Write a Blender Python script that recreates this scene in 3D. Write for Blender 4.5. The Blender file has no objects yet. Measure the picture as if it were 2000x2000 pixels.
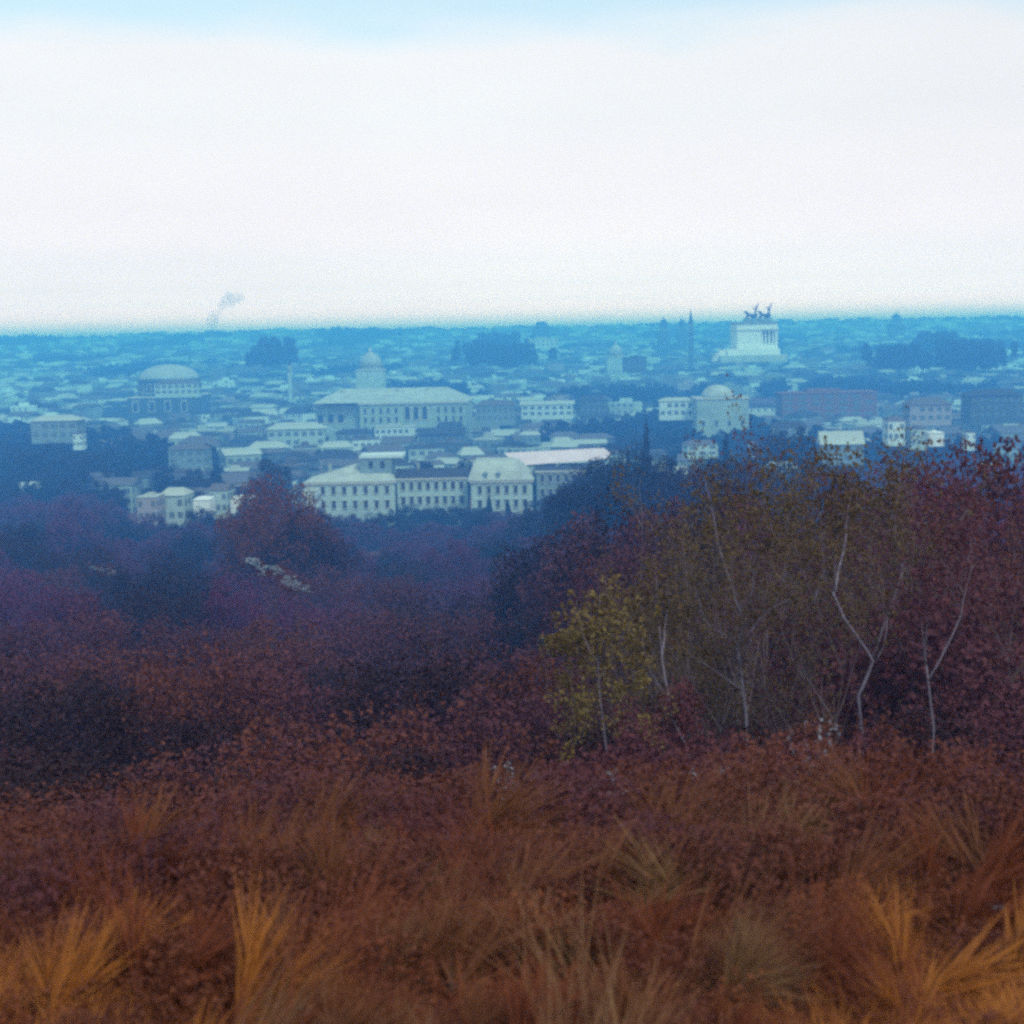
import bpy, math, random
import numpy as np
from mathutils import Vector, Matrix, Euler, noise

random.seed(7); rs = np.random.RandomState(7)
SC = bpy.context.scene; C = SC.collection
R = math.radians

# ------------------------------------------------------------------ camera
EYE = Vector((0, 0, 62.0)); F = 2956.0          # focal length in pixels of the 2000 px photograph
cam = bpy.data.cameras.new('camera'); cam.sensor_width = 36; cam.lens = F/2000*36
cam.clip_start = 0.1; cam.clip_end = 20000
cam.dof.use_dof = True; cam.dof.focus_distance = 160; cam.dof.aperture_fstop = 3.6
camo = bpy.data.objects.new('camera', cam); C.objects.link(camo); SC.camera = camo
PITCH = math.atan(340/F); ROLL = math.atan(39/1920)
CM = Matrix.Rotation(R(90)-PITCH, 3, 'X') @ Matrix.Rotation(-ROLL, 3, 'Z')
camo.location = EYE; camo.rotation_euler = CM.to_euler()

def at(px, py, Y):
    """the point of the place seen at a pixel of the photograph, Y metres ahead"""
    d = CM @ Vector(((px-1000)/F, -(py-1000)/F, -1))
    return EYE + d*(Y/d.y)

# ------------------------------------------------------------------ sky, sun, exposure
W = bpy.data.worlds.new('World'); SC.world = W; W.use_nodes = True
SUN_EL, SUN_AZ = 48, 150           # from behind the right shoulder
def build_world():
    nt = W.node_tree; N = nt.nodes; L = nt.links; N.clear()
    out = N.new('ShaderNodeOutputWorld'); bg = N.new('ShaderNodeBackground'); bg.inputs[1].default_value = 0.1
    sky = N.new('ShaderNodeTexSky'); sky.sky_type = 'NISHITA'; sky.sun_disc = False
    sky.sun_elevation = R(SUN_EL); sky.sun_rotation = R(SUN_AZ); sky.air_density = 1.0; sky.dust_density = 0.8; sky.ozone_density = 1.0
    tc = N.new('ShaderNodeTexCoord'); sep = N.new('ShaderNodeSeparateXYZ'); L.new(tc.outputs['Generated'], sep.inputs[0])
    mp = N.new('ShaderNodeMapping'); mp.inputs['Scale'].default_value = (1.0, 1.0, 3.2); mp.inputs['Location'].default_value = (0.32, 0.0, 0.1)
    L.new(tc.outputs['Generated'], mp.inputs[0])
    n1 = N.new('ShaderNodeTexNoise'); n1.inputs['Scale'].default_value = 4.0; n1.inputs['Detail'].default_value = 5; n1.inputs['Roughness'].default_value = .5
    L.new(mp.outputs[0], n1.inputs[0])
    # cloud bank: solid low over the horizon, breaking up higher
    hgt = N.new('ShaderNodeMapRange'); hgt.inputs[1].default_value = 0.15; hgt.inputs[2].default_value = 0.21
    hgt.inputs[3].default_value = 0.50; hgt.inputs[4].default_value = -0.16; L.new(sep.outputs[2], hgt.inputs[0])
    ad = N.new('ShaderNodeMath'); ad.operation = 'ADD'; L.new(n1.outputs[0], ad.inputs[0]); L.new(hgt.outputs[0], ad.inputs[1])
    ms = N.new('ShaderNodeMapRange'); ms.interpolation_type = 'SMOOTHSTEP'
    ms.inputs[1].default_value = 0.30; ms.inputs[2].default_value = 0.70; ms.inputs[3].default_value = 0.0; ms.inputs[4].default_value = 1.0
    L.new(ad.outputs[0], ms.inputs[0])
    # soft grey folds in the cloud
    n2 = N.new('ShaderNodeTexNoise'); n2.inputs['Scale'].default_value = 2.2; n2.inputs['Detail'].default_value = 4; L.new(mp.outputs[0], n2.inputs[0])
    cr = N.new('ShaderNodeValToRGB'); cr.color_ramp.elements[0].position = .3; cr.color_ramp.elements[1].position = .7
    k = CLOUD
    cr.color_ramp.elements[0].color = (7.6*k, 7.4*k, 7.5*k, 1); cr.color_ramp.elements[1].color = (8.35*k, 8.25*k, 8.3*k, 1)
    L.new(n2.outputs[0], cr.inputs[0])
    gain = N.new('ShaderNodeMixRGB'); gain.blend_type = 'MULTIPLY'; gain.inputs[0].default_value = 1; gain.inputs[2].default_value = (SKYG[0], SKYG[1], SKYG[2], 1)
    L.new(sky.outputs[0], gain.inputs[1])
    # high thin veil over the open blue
    veil = N.new('ShaderNodeMixRGB'); veil.inputs[0].default_value = VEIL; veil.inputs[2].default_value = (8*k, 8*k, 8*k, 1); L.new(gain.outputs[0], veil.inputs[1])
    # extra light, mostly red, added to the low bank so haze leaves it white
    lum = N.new('ShaderNodeValToRGB'); el = lum.color_ramp.elements
    lr = N.new('ShaderNodeMapRange'); lr.inputs[1].default_value = 0.0; lr.inputs[2].default_value = 0.25; L.new(sep.outputs[2], lr.inputs[0]); L.new(lr.outputs[0], lum.inputs[0])
    stops = [(0.0, (4.6,1.4,1.75)), (.0165, (3.3,1.42,1.62)), (.025, (2.2,1.28,1.38)), (.035, (1.66,1.15,1.2)), (.052, (1.36,1.06,1.11)), (.087, (1.16,.99,1.03)), (.14, (1.02,.96,.98)), (.22, (.95,.93,.96))]
    el[0].position = 0; el[1].position = 1
    for n_, (p_, c_) in enumerate(stops):
        e_ = el[0] if n_ == 0 else (el[len(el)-1] if n_ == len(stops)-1 else el.new(p_/.25)); e_.position = p_/.25; e_.color = (*[v/1.13 for v in c_], 1)
    cl = N.new('ShaderNodeMixRGB'); cl.blend_type = 'MULTIPLY'; cl.inputs[0].default_value = 1; L.new(cr.outputs[0], cl.inputs[1]); L.new(lum.outputs[0], cl.inputs[2])
    mx = N.new('ShaderNodeMixRGB'); L.new(ms.outputs[0], mx.inputs[0]); L.new(veil.outputs[0], mx.inputs[1]); L.new(cl.outputs[0], mx.inputs[2])
    L.new(mx.outputs[0], bg.inputs[0]); L.new(bg.outputs[0], out.inputs[0])
CLOUD = 0.81; SKYG = (.93, 1.00, .92); VEIL = .34
build_world()
sl = bpy.data.lights.new('sun', 'SUN'); sl.energy = 1.0; sl.angle = R(11); sl.color = (1, .95, .88)
so = bpy.data.objects.new('sun', sl); C.objects.link(so)
so.rotation_euler = Euler((R(90-SUN_EL), 0, R(180-SUN_AZ)), 'XYZ'); so.location = (0, 0, 300)
SC.view_settings.view_transform = 'Standard'; SC.view_settings.look = 'None'
SC.view_settings.gamma = 1; SC.view_settings.exposure = 0.85; SC.view_settings.use_curve_mapping = False
SC.render.engine = 'CYCLES'
cy = SC.cycles
cy.max_bounces = 5; cy.diffuse_bounces = 2; cy.glossy_bounces = 1; cy.transmission_bounces = 3; cy.transparent_max_bounces = 6; cy.volume_bounces = 2
cy.use_denoising = False; cy.use_adaptive_sampling = True; cy.adaptive_threshold = .02
cy.filter_width = 3.1
cy.caustics_reflective = False; cy.caustics_refractive = False

# ------------------------------------------------------------------ materials
def mat(name, col, rough=.85, var=.25, scale=.5, col2=None, island=0.0, transl=0.0, objrand=0.0, bump=0.0, bscale=3.0, spec=.2):
    m = bpy.data.materials.new(name); m.use_nodes = True; nt = m.node_tree; N = nt.nodes; L = nt.links
    b = N['Principled BSDF']; b.inputs['Roughness'].default_value = rough
    b.inputs['Specular IOR Level'].default_value = spec
    tc = N.new('ShaderNodeTexCoord'); nz = N.new('ShaderNodeTexNoise'); nz.inputs['Scale'].default_value = scale; nz.inputs['Detail'].default_value = 5
    L.new(tc.outputs['Object'], nz.inputs[0])
    c2 = col2 or tuple(c*(1-var) for c in col)
    mx = N.new('ShaderNodeMixRGB'); mx.inputs[1].default_value = (*c2, 1); mx.inputs[2].default_value = (*col, 1)
    mr = N.new('ShaderNodeMapRange'); mr.inputs[1].default_value = .3; mr.inputs[2].default_value = .7; L.new(nz.outputs[0], mr.inputs[0])
    if island or objrand:
        fac = mr.outputs[0]
        if island:
            g = N.new('ShaderNodeNewGeometry'); a = N.new('ShaderNodeMixRGB'); a.inputs[0].default_value = island
            L.new(fac, a.inputs[1]); L.new(g.outputs['Random Per Island'], a.inputs[2]); fac = a.outputs[0]
        if objrand:
            g = N.new('ShaderNodeObjectInfo'); a = N.new('ShaderNodeMixRGB'); a.inputs[0].default_value = objrand
            L.new(fac, a.inputs[1]); L.new(g.outputs['Random'], a.inputs[2]); fac = a.outputs[0]
        L.new(fac, mx.inputs[0])
    else: L.new(mr.outputs[0], mx.inputs[0])
    L.new(mx.outputs[0], b.inputs['Base Color'])
    if bump:
        n3 = N.new('ShaderNodeTexNoise'); n3.inputs['Scale'].default_value = bscale; L.new(tc.outputs['Object'], n3.inputs[0])
        bp = N.new('ShaderNodeBump'); bp.inputs['Strength'].default_value = bump; L.new(n3.outputs[0], bp.inputs['Height']); L.new(bp.outputs[0], b.inputs['Normal'])
    if transl:
        t = N.new('ShaderNodeBsdfTranslucent'); L.new(mx.outputs[0], t.inputs[0]); ms = N.new('ShaderNodeMixShader'); ms.inputs[0].default_value = transl
        L.new(b.outputs[0], ms.inputs[1]); L.new(t.outputs[0], ms.inputs[2]); L.new(ms.outputs[0], N['Material Output'].inputs[0])
    return m

M = {
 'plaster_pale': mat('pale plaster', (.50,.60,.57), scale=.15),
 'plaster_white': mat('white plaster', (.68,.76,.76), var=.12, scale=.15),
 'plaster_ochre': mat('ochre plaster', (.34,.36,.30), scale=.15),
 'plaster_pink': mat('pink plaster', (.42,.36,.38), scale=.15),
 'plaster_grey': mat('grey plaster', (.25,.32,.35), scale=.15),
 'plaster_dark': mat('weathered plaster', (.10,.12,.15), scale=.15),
 'travertine': mat('travertine', (.44,.52,.46), scale=.2, var=.3),
 'marble': mat('white marble', (.85,.84,.82), var=.1, scale=.1),
 'tile': mat('clay roof tiles', (.15,.13,.14), scale=.3, bump=.3),
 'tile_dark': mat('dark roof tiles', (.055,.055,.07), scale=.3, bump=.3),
 'tile_pale': mat('sun bleached roof tiles', (.52,.56,.50), scale=.25, col2=(.36,.37,.34), bump=.3),
 'tile_pink': mat('pink roof tiles', (.80,.62,.66), scale=.2, var=.15, bump=.2),
 'lead': mat('pale lead sheet', (.45,.48,.48), scale=.2, rough=.6),
 'glass': mat('dark window', (.035,.035,.04), rough=.35, spec=.5),
 'shutter': mat('shuttered window', (.15,.18,.20), rough=.6),
 'stone_trim': mat('stone trim', (.62,.58,.50), scale=.4),
 'bronze': mat('bronze', (.05,.06,.055), rough=.5),
 'brick': mat('brick', (.26,.12,.085), scale=.3),
 'bark': mat('bark', (.09,.06,.045), scale=4, bump=.5, bscale=20),
 'bark_grey': mat('grey brown bark', (.16,.12,.13), scale=6),
 'bark_pale': mat('pale bark', (.25,.23,.29), scale=6, col2=(.16,.13,.16), bump=.4, bscale=30),
}
def leafm(name, a, b, tr=.25): return mat(name, a, col2=b, scale=.35, island=.5, transl=tr, objrand=.3, rough=.7, spec=.25)
LF = {
 'dark':  leafm('dark leaves', (.055,.020,.024), (.020,.008,.011)),
 'rust':  leafm('rusty leaves', (.20,.058,.034), (.075,.022,.015)),
 'plum':  leafm('plum brown leaves', (.155,.047,.056), (.06,.019,.026)),
 'olive': leafm('olive leaves', (.15,.105,.035), (.075,.042,.022)),
 'cypress': leafm('cypress foliage', (.022,.014,.016), (.008,.005,.008), .1),
 'russet': leafm('russet leaves', (.27,.080,.028), (.11,.030,.015)),
 'violet': leafm('purple brown leaves', (.16,.032,.085), (.065,.015,.038)),
 'yellow': leafm('yellow olive leaves', (.25,.19,.055), (.11,.065,.025)),
 'silver': leafm('silver leaves', (.36,.38,.44), (.14,.11,.13)),
 'blade': mat('dry grass blades', (.24,.062,.022), col2=(.12,.030,.013), scale=.8, island=.55, transl=.3, rough=.7),
 'blade_olive': mat('olive grass blades', (.24,.095,.038), col2=(.14,.045,.018), scale=.8, island=.5, transl=.3, rough=.6),
 'blade_leak_glow': mat('light leak orange grass blades', (.52,.20,.035), col2=(.28,.085,.018), scale=.8, island=.5, transl=.3, rough=.6),  # orange glow of a film light leak, put into the blade colour
 'blade_pale': mat('pale straw blades', (.29,.17,.08), col2=(.16,.065,.026), scale=.8, island=.5, transl=.3, rough=.6),
}

# ------------------------------------------------------------------ mesh helpers
def link(name, me, m, parent=None, loc=None, rot=None, scl=None):
    o = bpy.data.objects.new(name, me); C.objects.link(o)
    if m is not None:
        for k, mm in enumerate(m if isinstance(m, (list, tuple)) else [m]):
            if len(me.materials) <= k: me.materials.append(mm)
            o.material_slots[k].link = 'OBJECT'; o.material_slots[k].material = mm
    if parent: o.parent = parent
    if loc is not None: o.location = loc
    if rot is not None: o.rotation_euler = rot
    if scl is not None: o.scale = scl
    return o
def tag(o, label=None, cat=None, group=None, kind=None):
    if label: o['label'] = label
    if cat: o['category'] = cat
    if group: o['group'] = group
    if kind: o['kind'] = kind
    return o
def empty(name, loc, rz=0.0):
    o = bpy.data.objects.new(name, None); C.objects.link(o); o.location = loc; o.rotation_euler = (0, 0, rz)
    o.empty_display_size = 1; return o
class MB:
    def __init__(s): s.v = []; s.f = []; s.m = []
    def poly(s, pts, faces, mi=0):
        n = len(s.v); s.v += [tuple(p) for p in pts]; s.f += [tuple(i+n for i in f) for f in faces]; s.m += [mi]*len(faces)
    def box(s, x0, x1, y0, y1, z0, z1, mi=0):
        s.poly([(x0,y0,z0),(x1,y0,z0),(x1,y1,z0),(x0,y1,z0),(x0,y0,z1),(x1,y0,z1),(x1,y1,z1),(x0,y1,z1)],
               [(0,3,2,1),(4,5,6,7),(0,1,5,4),(1,2,6,5),(2,3,7,6),(3,0,4,7)], mi)
    def hip(s, x0, x1, y0, y1, z, h, ins=None, mi=0, gable=False):
        """roof: ridge along the longer side"""
        w, d = x1-x0, y1-y0
        if w >= d:
            i = 0 if gable else (ins if ins is not None else d*.5); ym = (y0+y1)/2; i, i2 = i if isinstance(i, tuple) else (i, i)
            r = [(x0+i,ym,z+h),(x1-i2,ym,z+h)]; b = [(x0,y0,z),(x1,y0,z),(x1,y1,z),(x0,y1,z)]
            s.poly(b+r, [(0,1,5,4),(1,2,5),(2,3,4,5),(3,0,4),(3,2,1,0)], mi)
        else:
            i = 0 if gable else (ins if ins is not None else w*.5); xm = (x0+x1)/2
            r = [(xm,y0+i,z+h),(xm,y1-i,z+h)]; b = [(x0,y0,z),(x1,y0,z),(x1,y1,z),(x0,y1,z)]
            s.poly(b+r, [(0,1,4),(1,2,5,4),(2,3,5),(3,0,4,5),(3,2,1,0)], mi)
    def lathe(s, prof, n=24, c=(0,0,0), mi=0):
        m0 = len(prof); pts = []
        for (r, z) in prof:
            for k in range(n):
                a = 2*math.pi*k/n; pts.append((c[0]+r*math.cos(a), c[1]+r*math.sin(a), c[2]+z))
        fs = []
        for j in range(m0-1):
            for k in range(n):
                fs.append((j*n+k, j*n+(k+1)%n, (j+1)*n+(k+1)%n, (j+1)*n+k))
        fs.append(tuple(range(n-1, -1, -1))); fs.append(tuple((m0-1)*n+k for k in range(n)))
        s.poly(pts, fs, mi)
    def tube(s, pts, rad, n=6, mi=0):
        pts = [Vector(p) for p in pts]; V = []; fs = []
        for i, p in enumerate(pts):
            t = (pts[min(i+1, len(pts)-1)]-pts[max(i-1, 0)]).normalized()
            u = t.cross(Vector((.31,.9,.2))).normalized(); w = t.cross(u)
            for k in range(n):
                a = 2*math.pi*k/n; V.append(p+(u*math.cos(a)+w*math.sin(a))*rad[i])
        for i in range(len(pts)-1):
            for k in range(n): fs.append((i*n+k, i*n+(k+1)%n, (i+1)*n+(k+1)%n, (i+1)*n+k))
        fs.append(tuple(range(n-1, -1, -1))); fs.append(tuple((len(pts)-1)*n+k for k in range(n)))
        s.poly(V, fs, mi)
    def mesh(s, name, smooth=False):
        me = bpy.data.meshes.new(name); me.from_pydata(s.v, [], s.f); me.update()
        if any(s.m):
            for _ in range(max(s.m)+1): me.materials.append(None)
            me.polygons.foreach_set('material_index', s.m)
        if smooth: me.polygons.foreach_set('use_smooth', [True]*len(s.f))
        return me
    def build(s, name, m, parent=None, smooth=False, **k): return link(name, s.mesh(name, smooth), m, parent, **k)
def quads_mesh(name, P):
    """P: (n,4,3) array of quads"""
    n = len(P); me = bpy.data.meshes.new(name); me.vertices.add(n*4); me.vertices.foreach_set('co', P.reshape(-1).astype(np.float32))
    me.loops.add(n*4); me.loops.foreach_set('vertex_index', np.arange(n*4, dtype=np.int32))
    me.polygons.add(n); me.polygons.foreach_set('loop_start', np.arange(0, n*4, 4, dtype=np.int32))
    me.polygons.foreach_set('loop_total', np.full(n, 4, dtype=np.int32)); me.update(calc_edges=True); me.validate(); return me

# ------------------------------------------------------------------ the ground
YP = [-400, -60, 0, 3, 6.5, 12, 25, 60, 120, 200, 300, 400, 470, 1000, 1500, 2000, 2500, 2850, 3100, 3600]
ZP = [62, 61.2, 60.35, 60.2, 59.7, 57.4, 52, 42.5, 31, 21, 12.5, 5, 1, 3, 14, 30, 46, 78, 76, 40]
def zg(x, y):
    z = float(np.interp(y, YP, ZP))
    if y > 8:
        a = min(1, (y-8)/60.)
        z += a*2.2*noise.noise(Vector((x/45, y/60, 0)))
    if y > 900: z += min(1, (y-900)/1500)*4*noise.noise(Vector((x/420, y/700, 3.3)))
    if y < 60: z += .12*noise.noise(Vector((x/1.7, y/1.7, 1.1)))*min(1., max(0., 1.2-y/60))
    return z
def build_ground():
    ys = list(np.arange(-400, -10, 30))+list(np.arange(-10, 14, .6))+list(np.arange(14, 60, 3))+list(np.arange(60, 500, 14))+list(np.arange(500, 3601, 50))
    us = np.linspace(-1, 1, 97)
    V = []; Fc = []
    for y in ys:
        w = max(60, abs(y)*.62+60)
        w = min(w, 2250)
        for u in us:
            x = w*(u*abs(u)**.35); V.append((x, y, zg(x, y)))
    n = len(us)
    for j in range(len(ys)-1):
        for i in range(n-1): Fc.append((j*n+i, j*n+i+1, (j+1)*n+i+1, (j+1)*n+i))
    mb = MB(); mb.v = V; mb.f = Fc; mb.m = [0]*len(Fc)
    g = mb.build('ground', mat('dry earth and leaf litter', (.22,.065,.028), col2=(.09,.026,.014), scale=.6, bump=.5, bscale=6), smooth=True)
    tag(g, kind='structure')
build_ground()

# ------------------------------------------------------------------ telling look-alikes apart
REG = []       # (object, pixel column) of every repeated thing
def px_of(x, y, z):
    v = CM.transposed() @ (Vector((x, y, z))-EYE); return 1000+F*v.x/-v.z
ZONES = [(110,'at the left edge'),(250,'left of the pinkish cube house'),(420,'below the brilliant white sheds'),(560,'below the biggest dark tree'),(700,'below the left pavilion'),(860,'below the low palace range'),(1040,'below the middle pavilion'),(1190,'below the pink roof'),(1340,'below the cypresses'),(1500,'around the V shaped tree'),(1680,'below the gabled house'),(1840,'below the white upright house'),(9999,'at the right edge')]
def zone(px): return next(t for a, t in ZONES if px < a)
ORD = ['leftmost','second','third','fourth','fifth','sixth','seventh','eighth','ninth','tenth','eleventh','twelfth','thirteenth','fourteenth','fifteenth','sixteenth','seventeenth','eighteenth','nineteenth','twentieth']
def tell_apart():
    by = {}
    for o, px in REG: by.setdefault(o['label'], []).append((px, o))
    for lb, L in by.items():
        if len(L) == 1: continue
        L.sort(key=lambda t: t[0])
        for i, (px, o) in enumerate(L):
            if len(L) == 2: o['label'] = ('left ' if i == 0 else 'right ')+lb
            elif i == 0: o['label'] = 'leftmost '+lb
            elif i == len(L)-1: o['label'] = 'rightmost '+lb
            else: o['label'] = ORD[min(i, 19)]+' from left '+lb

# ------------------------------------------------------------------ houses
def unit_wall():
    b = MB(); b.box(-.5,.5,-.5,.5,-.3,1); return b.mesh('wall')
def unit_roof(kind):
    b = MB()
    if kind == 'hip': b.hip(-.54,.54,-.54,.54,0,1,ins=.22)
    elif kind == 'gable': b.hip(-.54,.54,-.54,.54,0,1,gable=True)
    else:
        b.box(-.52,.52,-.52,.52,0,.30); b.box(-.2,.15,-.1,.25,.30,1.1)
    return b.mesh('roof')
def unit_windows(nx, nz, seed):
    b = MB(); r = random.Random(seed)
    for s in range(3):
        for i in range(nx):
            for k in range(nz):
                u = -.5+(i+.5)/nx; z = (k+.5)/nz-.04; w = .30/nx; h = .26/nz
                if r.random() < .1: continue
                q = [(u-w, z-h), (u+w, z-h), (u+w, z+h), (u-w, z+h)]; e = .5045
                if s == 0: p = [(a, -e, c) for a, c in q]
                elif s == 1: p = [(e, a, c) for a, c in q]
                else: p = [(-e, -a, c) for a, c in q]
                b.poly(p, [(0,1,2,3)])
    return b.mesh('window_rows')
UW = unit_wall(); UR = {k: unit_roof(k) for k in ('hip', 'gable', 'flat')}
UWIN = {(a, b): unit_windows(a, b, a*7+b) for a in (3, 4, 5, 7) for b in (2, 3, 4, 5)}
for me in [UW]+list(UR.values())+list(UWIN.values()): me.materials.append(None)
def house(x, y, w, d, h, rz, roof='hip', rh=2.5, wall='plaster_pale', rm='tile', label=None, group=None, z=None, name='house', cat='house', win=True):
    e = empty(name, (x, y, zg(x, y) if z is None else z), rz); tag(e, label, cat, group)
    link('wall', UW, M[wall], e, scl=(w, d, h))
    link('roof', UR[roof], M[rm], e, loc=(0, 0, h), scl=(w, d, rh))
    if win:
        nx = min((3,4,5,7), key=lambda a: abs(a-w/3.6)); nz = max(2, min(5, round(h/3.6)))
        tag(link('window_rows', UWIN[(nx, nz)], M['shutter'], e, scl=(w, d, h)), kind='stuff')
    return e
def house_px(x0, x1, ytop, ybase, Y, depth=12, rz=0.0, **k):
    """a house whose front fills these pixels at distance Y (ytop: eaves)"""
    a = at(x0, ytop, Y); b = at(x1, ytop, Y); c = at((x0+x1)/2, ybase, Y)
    return house((a.x+b.x)/2, Y+depth/2, b.x-a.x, depth, (a.z+b.z)/2-c.z, rz, z=c.z, **k)
OCC = []     # (x, y, r) kept clear for the landmarks
def keep(px, Y, r): p = at(px, 700, Y); OCC.append((p.x, Y, r))

# ------------------------------------------------------------------ palace windows
def window_mesh(w, h, arch=False, hood=True):
    b = MB(); t = .16*w; d = .22
    b.box(-w/2-t, -w/2, -d, 0, -t, h+t); b.box(w/2, w/2+t, -d, 0, -t, h+t)
    b.box(-w/2, w/2, -d, 0, h, h+t); b.box(-w/2, w/2, -d-.1, 0, -t, 0)
    if hood: b.box(-w/2-t*1.6, w/2+t*1.6, -d-.25, 0, h+t+.02, h+t*1.9)
    if arch:
        n = 8; pts = [(-w/2,-.06,0),(w/2,-.06,0)]+[(w/2*math.cos(math.pi*k/n), -.06, h-w/2+w/2*math.sin(math.pi*k/n)) for k in range(n+1)]
        b.poly(pts, [tuple(range(len(pts)))], 1)
    else: b.poly([(-w/2,-.06,0),(w/2,-.06,0),(w/2,-.06,h),(-w/2,-.06,h)], [(0,1,2,3)], 1)
    return b.mesh('window')
def facade_windows(root, x0, x1, y, rows, n, me, skip=()):
    for (z, ) in rows:
        for i in range(n):
            if i in skip: continue
            u = x0+(x1-x0)*(i+.5)/n
            link('window', me, [M['stone_trim'], M['glass']], root, loc=(u, y-.01, z))

# ---- palace with three tall loggia arches, 880 m away
def river_palace():
    Y = 880; L = at(612, 835, Y); Rr = at(912, 835, Y); cx = (L.x+Rr.x)/2; zb = -1
    rt = empty('loggia_palace', (cx, Y, zb), R(-3))
    tag(rt, 'broad stone palace with a low tiled roof and three tall dark arches at its centre', 'palace')
    X0 = L.x-cx; X1 = Rr.x-cx
    xa = at(702, 800, Y).x-cx; xl = at(783, 800, Y).x-cx; xr = at(846, 800, Y).x-cx
    ze = at(850, 788, Y).z-zb; zt = at(760, 766, Y).z-zb
    b = MB(); b.box(xa, X1, 0, 46, 0, ze); b.build('wall', M['travertine'], rt)
    b = MB(); b.box(X0, xa-.02, 6, 46, 0, ze-1.5); b.build('side_wing', M['travertine'], rt)
    b = MB(); b.box(xa-.9, X1+.9, -.9, 46.9, ze+.01, ze+1.1); b.build('cornice', M['stone_trim'], rt)
    b = MB(); b.box(X0-.6, xa-.95, 5.2, 46.6, ze-1.49, ze-.5); b.build('cornice', M['stone_trim'], rt)
    b = MB(); b.hip(X0-.8, X1+1, -.8, 47, ze+1.12, zt-ze+.6, ins=14); b.build('roof', M['tile_pale'], rt)
    wm = window_mesh(1.5, 3.0); sm = window_mesh(1.4, 2.0)
    zs = [ze-5.2, ze-10.5, ze-16]
    for z in zs:
        facade_windows(rt, xa+1, xl-.5, 0, [(z,)], 5, wm)
        facade_windows(rt, xr+1, X1-1, 0, [(z,)], 4, wm)
    am = window_mesh(2.9, 7.6, arch=True, hood=False)
    for i in range(3): link('loggia_arch', am, [M['stone_trim'], M['glass']], rt, loc=(xl+2.2+(xr-xl-3.5)*(i+.5)/3-1, -.02, ze-9.0))
    a2 = window_mesh(3.4, 5.2, arch=True, hood=False)
    for i in range(3): link('loggia_arch', a2, [M['stone_trim'], M['glass']], rt, loc=(X0+3+i*6.0, 5.98, ze-10.5))
    for i, u in enumerate((X0+14, 2, 20)):
        b = MB(); b.box(u-.8, u+.8, 18, 19.4, zt-3, zt+.9); b.build('chimney', M['plaster_ochre'], rt)
    OCC.append((cx, Y+23, 55))
river_palace()
def front_block():
    # bright block standing in front of it
    e = house_px(732, 812, 834, 885, 800, 14, R(-2), roof='flat', rh=1.2, wall='plaster_white', rm='tile_pale',
        label='pale four storey block with rows of windows just in front of the arched palace', name='apartment_building', cat='building')
    e = house_px(655, 728, 846, 890, 810, 14, R(2), roof='hip', rh=2, wall='plaster_grey', rm='tile_dark',
        label='dull grey house left of the pale block below the arched palace', name='house')
    e = house_px(520, 630, 838, 885, 760, 18, R(5), roof='hip', rh=3, wall='plaster_pale', rm='tile_pale',
        label='wide pale green-tinted house left below the arched palace', name='house')
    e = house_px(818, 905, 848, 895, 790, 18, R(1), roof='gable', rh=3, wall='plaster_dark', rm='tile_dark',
        label='dark house right of the pale block below the arched palace', name='house')
    for px, Y, r in ((772, 807, 22), (690, 817, 22), (575, 770, 34), (860, 800, 28)): keep(px, Y, r)
front_block()

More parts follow.
